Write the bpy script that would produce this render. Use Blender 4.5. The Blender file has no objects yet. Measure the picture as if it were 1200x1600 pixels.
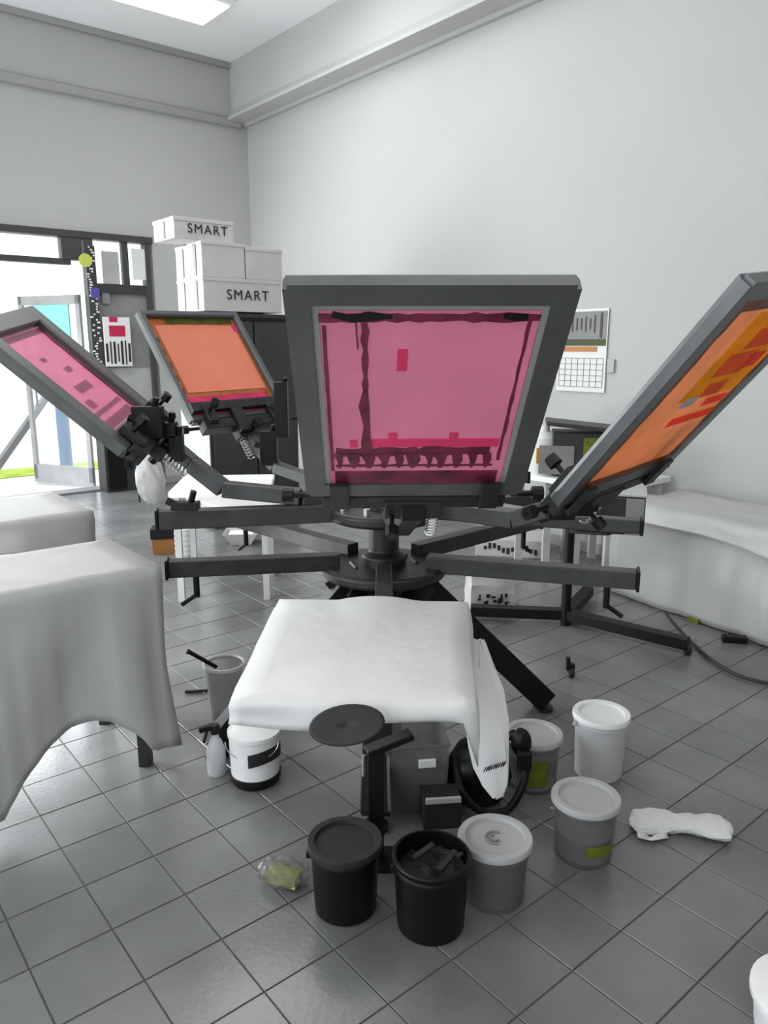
import bpy, bmesh, math, random
from mathutils import Vector, Matrix, noise
random.seed(7)
R = math.radians
C = bpy.context.scene.collection
SC = bpy.context.scene
# ------------------------------------------------------------------ camera
F, PITCH, H = 1190.0, R(12.3), 1.6
cd = bpy.data.cameras.new('camera'); cam = bpy.data.objects.new('camera', cd); C.objects.link(cam)
cam.location = (0, 0, H); cam.rotation_euler = (R(90) - PITCH, 0, 0)
cd.sensor_fit = 'VERTICAL'; cd.sensor_height = 24.0; cd.lens = 24.0 * F / 1600.0; cd.clip_end = 200
SC.camera = cam
# ------------------------------------------------------------------ world, exposure
w = bpy.data.worlds.new('world'); SC.world = w; w.use_nodes = True
bg = w.node_tree.nodes['Background']; bg.inputs[0].default_value = (0.90, 0.95, 1.0, 1); bg.inputs[1].default_value = 2.2
SC.view_settings.view_transform = 'Standard'; SC.view_settings.look = 'None'
SC.view_settings.exposure = 0.0; SC.view_settings.gamma = 1.0; SC.view_settings.use_curve_mapping = False
def area(name, loc, target, sx, sy, power, col=(1, 1, 1)):
    l = bpy.data.lights.new(name, 'AREA'); l.shape = 'RECTANGLE'; l.size = sx; l.size_y = sy; l.energy = power; l.color = col
    o = bpy.data.objects.new(name, l); C.objects.link(o); o.location = loc
    o.rotation_euler = (Vector(target) - Vector(loc)).to_track_quat('-Z', 'Y').to_euler(); return o
area('daylight_shopfront', (-4.4, 6.9, 2.3), (-0.9, 4.2, 0.0), 3.0, 1.6, 170, (0.95, 0.98, 1))
area('side_fill', (-4.2, 1.0, 2.5), (-0.7, 2.0, 0.0), 1.8, 1.6, 55, (0.97, 0.99, 1))  # fill added on the left to brighten the near floor; no window there
area('ceiling_light_front', (-1.4, 6.0, 4.6), (-0.3, 5.6, 0), 2.6, 1.6, 60)
area('low_left_fill', (-2.6, 3.35, 0.6), (-1.2, 2.75, 0.0), 0.9, 0.6, 110, (0.97, 0.99, 1))  # low fill added to brighten the floor patch under the near table
area('ceiling_uplight_fill', (-4.6, 6.6, 0.5), (-0.5, 4.0, 5.0), 3.0, 0.8, 58, (0.97, 0.99, 1))  # added uplight for the ceiling, standing in for bounce off the pavement
area('ceiling_light_back', (0.6, 0.6, 4.6), (0.4, 1.4, 0), 2.2, 1.6, 40)

# ------------------------------------------------------------------ geometry from real positions
def ray(x, y):
    a = (x - 600) / F; b = (800 - y) / F; c, s = math.cos(PITCH), math.sin(PITCH)
    return Vector((a, c + b * s, -s + b * c))
def P(x, y, z=0.0):
    r = ray(x, y); return Vector((0, 0, H)) + r * ((z - H) / r.z)
def PY(x, y, Y):
    r = ray(x, y); return Vector((0, 0, H)) + r * (Y / r.y)
TH = R(39.5)
U = Vector((math.cos(TH), math.sin(TH), 0)); V = Vector((-math.sin(TH), math.cos(TH), 0))
CORNER = Vector((-1.625, 9.80, 0))
def onplane(x, y, p0, n):
    r = ray(x, y); o = Vector((0, 0, H)); return o + r * ((p0 - o).dot(n) / r.dot(n))
def WL(x, y, off=0.0):                   # left wall: (s along U from the corner, z)
    p = onplane(x, y, CORNER - V * off, V); return (p - CORNER).dot(U), p.z
def WR(x, y, off=0.0):                   # right wall: (s along -V from the corner, z)
    p = onplane(x, y, CORNER - U * off, U); return -(p - CORNER).dot(V), p.z

# ------------------------------------------------------------------ materials
def mat(name, col, rough=0.6, metal=0.0, var=0.0, scale=6.0, bump=0.0, trans=0.0, emit=None, alpha=None, dirt=None, spec=0.5, bscale=None):
    m = bpy.data.materials.new(name); m.use_nodes = True; nt = m.node_tree; b = nt.nodes['Principled BSDF']
    b.inputs['Roughness'].default_value = rough; b.inputs['Metallic'].default_value = metal
    b.inputs['Specular IOR Level'].default_value = spec
    tc = nt.nodes.new('ShaderNodeTexCoord')
    n = nt.nodes.new('ShaderNodeTexNoise'); n.inputs['Scale'].default_value = scale; n.inputs['Detail'].default_value = 6
    nt.links.new(tc.outputs['Object'], n.inputs['Vector'])
    mx = nt.nodes.new('ShaderNodeMix'); mx.data_type = 'RGBA'
    d = dirt if dirt else [c * (1 - var) for c in col]; l = [min(1, c * (1 + var * .6)) for c in col]
    mx.inputs[6].default_value = (*d, 1); mx.inputs[7].default_value = (*l, 1)
    rp = nt.nodes.new('ShaderNodeMapRange'); rp.inputs[1].default_value = .35; rp.inputs[2].default_value = .65
    nt.links.new(n.outputs['Fac'], rp.inputs[0]); nt.links.new(rp.outputs[0], mx.inputs[0]); nt.links.new(mx.outputs[2], b.inputs['Base Color'])
    if bump:
        n2 = nt.nodes.new('ShaderNodeTexNoise'); n2.inputs['Scale'].default_value = bscale or scale * 5; nt.links.new(tc.outputs['Object'], n2.inputs['Vector'])
        bp = nt.nodes.new('ShaderNodeBump'); bp.inputs['Strength'].default_value = bump; bp.inputs['Distance'].default_value = .01
        nt.links.new(n2.outputs['Fac'], bp.inputs['Height']); nt.links.new(bp.outputs[0], b.inputs['Normal'])
    if trans: b.inputs['Transmission Weight'].default_value = trans
    if emit: b.inputs['Emission Color'].default_value = (*col, 1); b.inputs['Emission Strength'].default_value = emit
    if alpha is not None: b.inputs['Alpha'].default_value = alpha
    return m
def sheer(name, col, tl=.35, tr=.12, var=.05, scale=4, rough=.4):      # thin translucent sheet: diffuse/gloss + translucent + see-through
    m = mat(name, col, rough, var=var, scale=scale, bump=.1); nt = m.node_tree; b = nt.nodes['Principled BSDF']; out = nt.nodes['Material Output']
    src = b.inputs['Base Color'].links[0].from_socket
    t = nt.nodes.new('ShaderNodeBsdfTranslucent'); nt.links.new(src, t.inputs[0])
    tp = nt.nodes.new('ShaderNodeBsdfTransparent')
    a = nt.nodes.new('ShaderNodeMixShader'); a.inputs[0].default_value = tl; nt.links.new(b.outputs[0], a.inputs[1]); nt.links.new(t.outputs[0], a.inputs[2])
    c = nt.nodes.new('ShaderNodeMixShader'); c.inputs[0].default_value = tr; nt.links.new(a.outputs[0], c.inputs[1]); nt.links.new(tp.outputs[0], c.inputs[2])
    nt.links.new(c.outputs[0], out.inputs[0]); return m
M = dict(
 wall=mat('wall_paint', (.46, .46, .455), .75, var=.02, scale=1.2, bump=.05), ceil=mat('ceiling_paint', (.93, .93, .93), .8, var=.02, scale=1),
 trim=mat('trim_paint', (.34, .34, .34), .6), tile=mat('floor_tile', (.155, .157, .157), .25, var=.2, scale=2.4, bump=.06, bscale=60, spec=.6), grout=mat('grout', (.085, .085, .085), .8),
 steel=mat('grey_painted_steel', (.055, .057, .057), .42, .25, var=.18, scale=12), dsteel=mat('dark_steel', (.03, .03, .031), .45, .4, var=.3, scale=14), black=mat('black_metal', (.006, .006, .0065), .45, .1, var=.3, spec=.3),
 bright=mat('bright_metal', (.55, .55, .54), .3, .8, var=.1), alu=mat('frame_aluminium', (.105, .108, .106), .4, .3, var=.12, scale=9), alul=mat('frame_aluminium_light', (.13, .135, .135), .38, .4, var=.12, scale=9),
 sheet=mat('dust_sheet', (.44, .44, .435), .7, var=.04, scale=5, bump=.15), cloth=mat('white_cotton', (.66, .66, .65), .85, var=.03, scale=5, bump=.2, bscale=25),
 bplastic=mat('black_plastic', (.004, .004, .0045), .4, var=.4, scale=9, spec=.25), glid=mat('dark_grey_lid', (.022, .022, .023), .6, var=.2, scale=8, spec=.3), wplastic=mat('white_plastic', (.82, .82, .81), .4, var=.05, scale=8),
 ink=mat('dried_ink', (.02, .02, .021), .7, var=.6, scale=40, bump=.6), glbl=mat('olive_label', (.13, .16, .01), .5, var=.2, scale=20), yel=mat('yellow_green_foam', (.42, .46, .08), .8, var=.3, scale=30),
 card=mat('white_carton', (.52, .50, .50), .7, var=.05), gcard=mat('grey_carton', (.33, .33, .33), .75, var=.08), brown=mat('brown_carton', (.28, .12, .025), .8, var=.1),
 text=mat('black_print', (.01, .01, .01), .6), cab=mat('charcoal_cabinet', (.035, .035, .036), .5, var=.2, scale=3), dframe=mat('door_frame_metal', (.06, .06, .06), .45, .3, var=.1),
 blue=mat('blue_paint', (.03, .16, .38), .5), cyan=mat('cyan_reflection', (.30, .85, .75), .4), purple=mat('purple_film', (.08, .06, .32), .5), red=mat('red_print', (.45, .01, .06), .5),
 paper=mat('white_paper', (.72, .72, .71), .7), grey=mat('mid_grey', (.22, .22, .22), .6, var=.1), lgrey=mat('light_grey', (.42, .42, .42), .6, var=.1), lime=mat('lime_sticker', (.55, .6, .1), .5),
 grass=mat('grass', (.42, .55, .05), .9, var=.3, scale=3), pave=mat('pale_concrete', (.75, .75, .73), .85, var=.05, scale=1), bush=mat('pale_bush', (.45, .55, .22), .9, var=.3, scale=3),
 orange=mat('orange_print', (.45, .19, .06), .6), dgreen=mat('dark_green_print', (.05, .07, .02), .6), gold=mat('gold_label', (.6, .33, .02), .5), lamp=mat('lamp_diffuser', (1, 1, 1), .5, emit=1.6),
 rubber=mat('black_rubber', (.012, .012, .012), .6), liquid=mat('grey_ink', (.06, .06, .062), .3, var=.3),
)
M['sheer_sheet'] = sheer('clear_dust_sheet', (.62, .62, .62), .35, .28, rough=.3)
M['sheer_pail'] = sheer('cloudy_plastic', (.24, .24, .24), .4, .5, rough=.3)
M['sheer_lid'] = sheer('cloudy_lid', (.62, .62, .62), .3, .08, rough=.35)
M['pink'] = sheer('pink_emulsion', (.74, .30, .43), .58, .13, var=.06, scale=5)
M['pink_d'] = sheer('deep_pink_stencil', (.26, .03, .08), .35, .05, var=.5, scale=14)
M['pink_h'] = sheer('vivid_pink_patch', (.95, .10, .30), .5, .05, var=.05)
M['pink_t'] = sheer('wine_tape', (.28, .03, .08), .3, .02, var=.3, scale=20)
M['mesh_w'] = sheer('bare_mesh', (.40, .41, .40), .3, .15)
M['or_b'] = sheer('coral_emulsion', (1, .30, .18), .15, .02, var=.04, scale=5)
M['or_e'] = sheer('orange_tape', (.55, .20, .05), .3, .03, var=.2, scale=12)
M['hot'] = sheer('hot_pink_ink', (.9, .03, .15), .15, .05, var=.4, scale=12)
M['olive'] = sheer('olive_tape', (.10, .12, .01), .2, .02, var=.4, scale=20)
M['or_r'] = sheer('amber_emulsion', (.82, .38, .17), .62, .10, var=.15, scale=5)
M['or_g'] = sheer('gold_patch', (1, .80, .02), .8, .05, var=.15, scale=8)
M['or_o'] = sheer('bright_orange_patch', (1, .34, .012), .7, .05, var=.08, scale=8)
M['or_p'] = sheer('salmon_patch', (1, .28, .17), .8, .05, var=.08, scale=8)
M['or_d'] = sheer('rust_tape', (.30, .09, .01), .35, .03, var=.4, scale=16)
M['glass'] = sheer('window_glass', (.8, .85, .85), .1, .85, rough=.05)

# ------------------------------------------------------------------ helpers
def link(name, me, m, parent=None, mw=None):
    o = bpy.data.objects.new(name, me); C.objects.link(o)
    if m is not None and not me.materials: me.materials.append(m)
    if parent: o.parent = parent
    if mw is not None: o.matrix_basis = mw
    return o
def obj(name, bm, m, parent=None, smooth=False, mw=None, bevel=0, solid=0):
    me = bpy.data.meshes.new(name); bmesh.ops.recalc_face_normals(bm, faces=bm.faces[:]); bm.to_mesh(me); bm.free()
    if smooth:
        for p in me.polygons: p.use_smooth = True
    o = link(name, me, m, parent, mw)
    if solid: s = o.modifiers.new('solid', 'SOLIDIFY'); s.thickness = solid; s.offset = 0
    if bevel: b = o.modifiers.new('bevel', 'BEVEL'); b.width = bevel; b.segments = 2; b.limit_method = 'ANGLE'; b.angle_limit = R(40)
    if smooth and not solid: 
        try: me.set_sharp_from_angle(angle=R(40))
        except Exception: pass
    return o
def thing(name, label, cat, loc=(0, 0, 0), rz=0, group=None, mw=None):
    o = bpy.data.objects.new(name, None); C.objects.link(o); o.empty_display_size = .1
    if mw is not None: o.matrix_world = mw
    else: o.location = loc; o.rotation_euler = (0, 0, rz)
    return tag(o, label, cat, group)
def tag(o, label, cat, group=None):
    o['label'] = label; o['category'] = cat
    if group: o['group'] = group
    return o
def struct(o): o['kind'] = 'structure'; return o
def bx(bm, c, s, m=None):
    """axis box: centre c, size s; m: 4x4 for placing"""
    mt = Matrix.Translation(c) @ Matrix.Diagonal((*s, 1))
    if m is not None: mt = m @ mt
    bmesh.ops.create_cube(bm, size=1, matrix=mt); return bm
def box(c, s, m=None): return bx(bmesh.new(), c, s, m)
def frame_of(p, q, up=Vector((0, 0, 1))):
    d = (q - p).normalized(); x = up.cross(d)
    if x.length < 1e-4: x = Vector((1, 0, 0))
    x.normalize(); y = d.cross(x)
    return Matrix(((x.x, y.x, d.x, 0), (x.y, y.y, d.y, 0), (x.z, y.z, d.z, 0), (0, 0, 0, 1)))
def beam(bm, p, q, wd, ht):               # rectangular bar from p to q
    p, q = Vector(p), Vector(q); m = Matrix.Translation((p + q) / 2) @ frame_of(p, q)
    return bx(bm, (0, 0, 0), (wd, ht, (q - p).length), m)
def rod(bm, p, q, r1, r2=None, n=14):
    p, q = Vector(p), Vector(q); m = Matrix.Translation((p + q) / 2) @ frame_of(p, q)
    bmesh.ops.create_cone(bm, cap_ends=True, segments=n, radius1=r1, radius2=r1 if r2 is None else r2, depth=(q - p).length, matrix=m); return bm
def lathe(prof, n=32, bm=None, m=None):
    bm = bm or bmesh.new(); rings = []
    for r, z in prof:
        if r < 1e-5: rings.append([bm.verts.new((0, 0, z))])
        else: rings.append([bm.verts.new((r * math.cos(2 * math.pi * i / n), r * math.sin(2 * math.pi * i / n), z)) for i in range(n)])
    for a, b in zip(rings, rings[1:]):
        for i in range(n):
            j = (i + 1) % n
            vs = [a[i % len(a)], a[j % len(a)], b[j % len(b)], b[i % len(b)]]; u = []
            for v in vs:
                if v not in u: u.append(v)
            if len(u) > 2: bm.faces.new(u)
    if m is not None: bmesh.ops.transform(bm, matrix=m, verts=bm.verts[:])
    return bm
def tube(pts, r, n=8, bm=None, closed=False):
    bm = bm or bmesh.new(); pts = [Vector(p) for p in pts]; rings = []
    for i, p in enumerate(pts):
        a = pts[max(0, i - 1)]; b = pts[min(len(pts) - 1, i + 1)]
        if closed: a = pts[i - 1]; b = pts[(i + 1) % len(pts)]
        m = frame_of(a, b, Vector((.01, .02, 1)))
        rings.append([bm.verts.new(p + (m @ Vector((r * math.cos(2 * math.pi * k / n), r * math.sin(2 * math.pi * k / n), 0)))) for k in range(n)])
    pr = list(zip(rings, rings[1:])) + ([(rings[-1], rings[0])] if closed else [])
    for a, b in pr:
        for k in range(n): bm.faces.new((a[k], a[(k + 1) % n], b[(k + 1) % n], b[k]))
    if not closed: bm.faces.new(rings[0]); bm.faces.new(rings[-1])
    return bm
def spline(pts, n=8):
    pts = [Vector(p) for p in pts]; out = []
    for i in range(len(pts) - 1):
        a = pts[max(0, i - 1)]; b = pts[i]; c = pts[i + 1]; d = pts[min(len(pts) - 1, i + 2)]
        for k in range(n):
            t = k / n; out.append(.5 * ((2 * b) + (c - a) * t + (2 * a - 5 * b + 4 * c - d) * t * t + (3 * b - a - 3 * c + d) * t ** 3))
    return out + [pts[-1]]
def poly(bm, pts, z0, z1):                # vertical prism over a plan polygon
    a = [bm.verts.new((p[0], p[1], z0)) for p in pts]; b = [bm.verts.new((p[0], p[1], z1)) for p in pts]
    bm.faces.new(a[::-1]); bm.faces.new(b); n = len(pts)
    for i in range(n): bm.faces.new((a[i], a[(i + 1) % n], b[(i + 1) % n], b[i]))
    return bm
def text_mesh(s, size, m, parent, mw, name='lettering', ext=.001):
    cu = bpy.data.curves.new('t', 'FONT'); cu.body = s; cu.size = size; cu.extrude = ext; cu.align_x = 'CENTER'; cu.align_y = 'CENTER'; cu.offset = 0; cu.space_character = 1.18
    t = bpy.data.objects.new('t', cu); C.objects.link(t); dg = bpy.context.evaluated_depsgraph_get()
    me = bpy.data.meshes.new_from_object(t.evaluated_get(dg)); bpy.data.objects.remove(t); bpy.data.curves.remove(cu)
    me.name = name; me.materials.clear(); return link(name, me, m, parent, mw)
def basis(o, x, y, z):
    return Matrix(((x.x, y.x, z.x, o.x), (x.y, y.y, z.y, o.y), (x.z, y.z, z.z, o.z), (0, 0, 0, 1)))
ZU = Vector((0, 0, 1))
def cover(name, m, parent, ring, ztop, hem, rows=9, per=26, amp=.02, flare=.05, sides=None, sag=0.0, seed=0, freq=26, top=True, solid=.002, rnd=.02):
    """draped sheet: ring = plan corners (ccw), ztop = height or func(p), hem(t)->z of the lower edge; sides = which edges hang"""
    bm = bmesh.new(); n = len(ring); pts = []
    for i in range(n):
        a, b = Vector(ring[i]).to_2d(), Vector(ring[(i + 1) % n]).to_2d()
        for k in range(per): pts.append((a.lerp(b, k / per), i, k / per, (b - a).length))
    cen = sum((p[0] for p in pts), Vector((0, 0))) / len(pts); N = len(pts)
    zt = ztop if callable(ztop) else (lambda p: ztop)
    # outward direction
    outs = []
    for p, i, t, L in pts:
        a, b = Vector(ring[i]).to_2d(), Vector(ring[(i + 1) % n]).to_2d(); d = (b - a).normalized(); o = Vector((d.y, -d.x))
        pi_, ni = (i - 1) % n, (i + 1) % n
        if t < .08: e = (a - Vector(ring[pi_]).to_2d()).normalized(); o = (o + Vector((e.y, -e.x))).normalized()
        outs.append(o)
    rows_v = []
    for r in range(rows + 1):
        f = r / rows; row = []
        for q, (p, i, t, L) in enumerate(pts):
            h = hem(i, t) if sides is None or i in sides else zt(p) - .03
            z = zt(p) + (h - zt(p)) * f
            if r == 0: z = zt(p)
            s = q / per * 2.3 + seed
            fold = noise.noise(Vector((p.x * freq * .25, p.y * freq * .25, seed + f * .8))) * 2 + .5 * noise.noise(Vector((p.x * freq, p.y * freq, seed)))
            off = (flare * f + amp * fold * min(1, f * 1.8)) + (rnd if r > 0 else 0)
            row.append(bm.verts.new((p.x + outs[q].x * off, p.y + outs[q].y * off, z)))
        rows_v.append(row)
    for a, b in zip(rows_v, rows_v[1:]):
        for q in range(N): bm.faces.new((a[q], a[(q + 1) % N], b[(q + 1) % N], b[q]))
    if top:
        prev = rows_v[0]
        for g in (.8, .55, .28):
            cur = []
            for q, (p, i, t, L) in enumerate(pts):
                c2 = cen.lerp(p, g); c2z = zt(c2) + .006 * noise.noise(Vector((c2.x * 7, c2.y * 7, seed))) - sag * (1 - g)
                cur.append(bm.verts.new((c2.x, c2.y, c2z)))
            for q in range(N): bm.faces.new((prev[q], prev[(q + 1) % N], cur[(q + 1) % N], cur[q]))
            prev = cur
        cv = bm.verts.new((cen.x, cen.y, zt(cen) - sag))
        for q in range(N): bm.faces.new((prev[q], prev[(q + 1) % N], cv))
    return obj(name, bm, m, parent, smooth=True, solid=solid)

# ================================================================== SETTING
TU, TV = .2195, .228
PH_U, PH_V = .582, 1.905
fl = obj('floor', poly(bmesh.new(), [(CORNER + U * a - V * b).to_2d() for a, b in ((-9, 0), (0, 0), (0, 12), (-9, 12))], -.12, -.0035), M['grout']); struct(fl)
cells = []
for i in range(-60, 60):
    for j in range(-20, 70):
        cu, cv = PH_U + (i + .5) * TU, PH_V + (j + .5) * TV; p = U * cu + V * cv
        rel = p - CORNER; a, b = rel.dot(U), -rel.dot(V)
        if a > -TU / 2 or a < -8.8 or b < TV / 2 or b > 11.8: continue
        d = p.y * math.cos(PITCH) + H * math.sin(PITCH)
        X, Y_ = (600 + F * p.x / d, 800 - F * (p.y * math.sin(PITCH) - H * math.cos(PITCH)) / d) if d > .2 else (9e9, 0)
        vis = d > .2 and -90 < X < 1290 and Y_ < 1720
        cells.append((0 if vis else 1, p.length, p))
cells.sort(key=lambda c: (c[0], c[1]))
tb_ = bmesh.new(); G = .0023
hx, hy, bv = TU / 2 - G, TV / 2 - G, .0010
lo = [tb_.verts.new((sx * hx, sy * hy, -.006)) for sx, sy in ((-1, -1), (1, -1), (1, 1), (-1, 1))]
md = [tb_.verts.new((sx * hx, sy * hy, -.0015)) for sx, sy in ((-1, -1), (1, -1), (1, 1), (-1, 1))]
hi = [tb_.verts.new((sx * (hx - bv), sy * (hy - bv), 0)) for sx, sy in ((-1, -1), (1, -1), (1, 1), (-1, 1))]
for a, b in ((lo, md), (md, hi)):
    for k in range(4): tb_.faces.new((a[k], a[(k + 1) % 4], b[(k + 1) % 4], b[k]))
tb_.faces.new(hi); tme = bpy.data.meshes.new('tile'); tb_.to_mesh(tme); tb_.free(); tme.materials.append(M['tile'])
# tile colour: a world-space grime pattern so it runs on over the tiles, plus tone per tile
nt = M['tile'].node_tree; geo = nt.nodes.new('ShaderNodeNewGeometry')
for n_ in nt.nodes:
    if n_.type == 'TEX_NOISE': nt.links.new(geo.outputs['Position'], n_.inputs['Vector'])
oi = nt.nodes.new('ShaderNodeObjectInfo'); hs = nt.nodes.new('ShaderNodeHueSaturation'); mr = nt.nodes.new('ShaderNodeMapRange')
mr.inputs[3].default_value = .92; mr.inputs[4].default_value = 1.08; nt.links.new(oi.outputs['Random'], mr.inputs[0]); nt.links.new(mr.outputs[0], hs.inputs['Value'])
bs = nt.nodes['Principled BSDF']; nt.links.new(bs.inputs['Base Color'].links[0].from_socket, hs.inputs['Color']); nt.links.new(hs.outputs[0], bs.inputs['Base Color'])
rest = bmesh.new()
for k, (f_, L_, p) in enumerate(cells):
    if k < 300:
        o = link('tile', tme, None, fl); o.location = (p.x, p.y, random.uniform(-.0004, .0004)); o.rotation_euler = (0, 0, TH)
    else:
        m_ = Matrix.Translation(p) @ Matrix.Rotation(TH, 4, 'Z')
        vs = [rest.verts.new(m_ @ Vector(q)) for q in ((-hx, -hy, -.006), (hx, -hy, -.006), (hx, hy, -.006), (-hx, hy, -.006), (-hx, -hy, 0), (hx, -hy, 0), (hx, hy, 0), (-hx, hy, 0))]
        for q in ((4, 5, 6, 7), (0, 1, 5, 4), (1, 2, 6, 5), (2, 3, 7, 6), (3, 0, 4, 7)): rest.faces.new([vs[z] for z in q])
o = obj('tile_field', rest, M['tile'], fl); o['kind'] = 'stuff'

MR = Matrix.Translation(CORNER) @ Matrix.Rotation(TH, 4, 'Z')        # room frame: x along U (left wall), y along V (out of the room past the left wall)
def rbox(name, x0, x1, y0, y1, z0, z1, m, bevel=0, parent=None):
    o = obj(name, box(((x0 + x1) / 2, (y0 + y1) / 2, (z0 + z1) / 2), (abs(x1 - x0), abs(y1 - y0), abs(z1 - z0))), m, parent, bevel=bevel, mw=MR)
    if not parent: struct(o)
    return o
ZC = WL(358, 100)[1]; ZL = WL(350, 190)[1]; ZT = WL(100, 359)[1]
sD1 = WL(150, 560)[0]; sW1 = WL(240, 430)[0]; sD0 = -6.5
# left wall with the shopfront opening
bm = box(((sD0 + .0) / 2 - 1.2, .1, (ZT + ZC) / 2), (-sD0 + 2.4, .2, ZC - ZT)); bx(bm, ((sW1) / 2, .1, ZT / 2), (-sW1, .2, ZT)); bx(bm, (sD0 - 1.2, .1, ZT / 2), (2.4, .2, ZT))
struct(obj('wall_left', bm, M['wall'], mw=MR))
rbox('wall_right', 0, .2, -12, .2, 0, ZC, M['wall'])
rbox('wall_rear', -9, .2, -12.2, -12, 0, ZC, M['wall'])
rbox('ceiling', -9, .2, -12, .2, ZC, ZC + .15, M['ceil'])
ws = -WL(358, 118)[0]
rbox('trim_soffit', -ws, -.002, -12, -.002, ZL + .12, ZC - .002, M['wall'])
bm = bmesh.new()
prof = [(-.30, 0), (-.30, .03), (-.26, .05), (-.22, .12), (-.002, .12), (-.002, -.02), (-.05, -.02), (-.08, 0)]
a = [bm.verts.new((x, -.01, ZL + z)) for x, z in prof]; b = [bm.verts.new((x, -11.9, ZL + z)) for x, z in prof]
bm.faces.new(a); bm.faces.new(b[::-1])
for k in range(len(prof)): bm.faces.new((a[k], a[(k + 1) % len(prof)], b[(k + 1) % len(prof)], b[k]))
struct(obj('trim_cornice', bm, M['wall'], mw=MR))
bm = bmesh.new(); prof = [(0, 0), (-.06, 0), (-.09, .04), (-.09, .07), (-.03, .10), (0, .10)]
a = [bm.verts.new((-9, -.002 + x, ZL - .05 + z)) for x, z in prof]; b = [bm.verts.new((-.12, -.002 + x, ZL - .05 + z)) for x, z in prof]
bm.faces.new(a); bm.faces.new(b[::-1])
for k in range(len(prof)): bm.faces.new((a[k], a[(k + 1) % len(prof)], b[(k + 1) % len(prof)], b[k]))
struct(obj('trim_ledge', bm, M['trim'], mw=MR))
rbox('trim_ceiling', -9, -ws, -.05, -.002, ZC - .06, ZC - .003, M['trim'])
rbox('baseboard_right', -.015, -.001, -12, 0, 0, .08, M['trim'])
rbox('baseboard_left', sW1, -.02, -.015, -.001, 0, .08, M['trim'])
# shopfront: door opening, transom, frame, open leaf
d1 = struct(bpy.data.objects.new('door_1', None)); C.objects.link(d1); d1.matrix_world = MR
def dbox(name, x0, x1, y0, y1, z0, z1, m, par=d1, bevel=.004): return obj(name, box(((x0 + x1) / 2, (y0 + y1) / 2, (z0 + z1) / 2), (abs(x1 - x0), abs(y1 - y0), abs(z1 - z0))), m, par, bevel=bevel)
zt0, zt1 = WL(50, 402)[1], ZT - .06
sj = WL(110, 400)[0]
dbox('top_rail', sD0, sW1, -.03, .12, ZT - .07, ZT, M['dframe'])
dbox('transom_rail', sD0, sj, -.01, .1, zt0 - .05, zt0 + .01, M['dframe'])
dbox('jamb', sj - .09, sj + .12, -.02, .1, zt0, ZT - .07, M['dframe'])
dbox('jamb', WL(146, 500)[0] - .04, WL(146, 500)[0] + .05, -.02, .1, 0, ZT - .07, M['dframe'])
dbox('jamb', WL(236, 500)[0] - .03, WL(236, 500)[0] + .03, -.02, .1, 0, ZT - .07, M['dframe'])
dbox('jamb', -4.9, -4.8, -.02, .1, 0, ZT - .07, M['dframe'])
dbox('transom_pane', sD0, sj, .03, .04, zt0, ZT - .07, M['glass'], bevel=0)
dbox('threshold', sD0, sW1, -.02, .2, 0, .02, M['grey'])
# open leaf swung outside
hs_ = WL(150, 560)[0] - .05
lf = thing('door_leaf', 'glazed door leaf standing open outside with painted cyan film', 'door', MR @ Vector((hs_, .22, 0)), TH + R(118))
bm = box((.45, 0, .12), (.9, .04, .22)); bx(bm, (.45, 0, 2.1), (.9, .04, .1)); bx(bm, (.03, 0, 1.1), (.06, .04, 2.1)); bx(bm, (.87, 0, 1.1), (.06, .04, 2.1))
obj('leaf_frame', bm, M['lgrey'], lf, bevel=.004)
obj('pane', box((.45, 0, 1.15), (.8, .008, 1.85)), M['glass'], lf)
obj('reflection', box((.42, -.008, 1.75), (.5, .004, .6)), M['cyan'], lf)  # cyan reflection in the pane, put in as a flat coloured sheet
obj('reflection', box((.42, .008, 1.75), (.5, .004, .6)), M['cyan'], lf)
obj('handle', rod(bmesh.new(), (.82, -.05, .9), (.82, -.05, 1.3), .012), M['dframe'], lf)
# window with things in it (between door and cartons)
w1 = struct(bpy.data.objects.new('window_1', None)); C.objects.link(w1); w1.matrix_world = MR
xa, xb = WL(150, 500)[0], WL(236, 500)[0]
zm = WL(190, 452)[1]; zb = WL(190, 575)[1]
def wq(x0, y0, x1, y1, off=0.0):
    a = WL(x0, y0, off); b = WL(x1, y1, off); return a[0], b[0], min(a[1], b[1]), max(a[1], b[1])
obj('pane', box(((xa + xb) / 2, .05, (ZT + zm) / 2), (xb - xa, .008, ZT - zm)), M['glass'], w1)
obj('lower_panel', box(((xa + xb) / 2, .05, zb / 2), (xb - xa, .04, zb)), M['lgrey'], w1)
obj('middle_panel', box(((xa + xb) / 2, .05, (zb + zm) / 2), (xb - xa, .05, zm - zb)), M['grey'], w1)
obj('mullion', box((wq(197, 420, 200, 400)[0], .03, (ZT + zm) / 2), (.07, .06, ZT - zm)), M['dframe'], w1)
obj('cross_rail', box(((xa + xb) / 2, .02, zm), (xb - xa, .07, .1)), M['cab'], w1)
for (x0, y0, x1, y1, mm, nm) in ((158, 392, 188, 448, 'lgrey', 'window_blind'), (205, 388, 230, 438, 'paper', 'window_blind'), (158, 448, 172, 475, 'grey', 'window_blind')):
    a, b, c, d = wq(x0, y0, x1, y1)
    obj(nm, box(((a + b) / 2, .0, (c + d) / 2), (b - a, .02, d - c)), M[mm], w1, bevel=.003)

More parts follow.
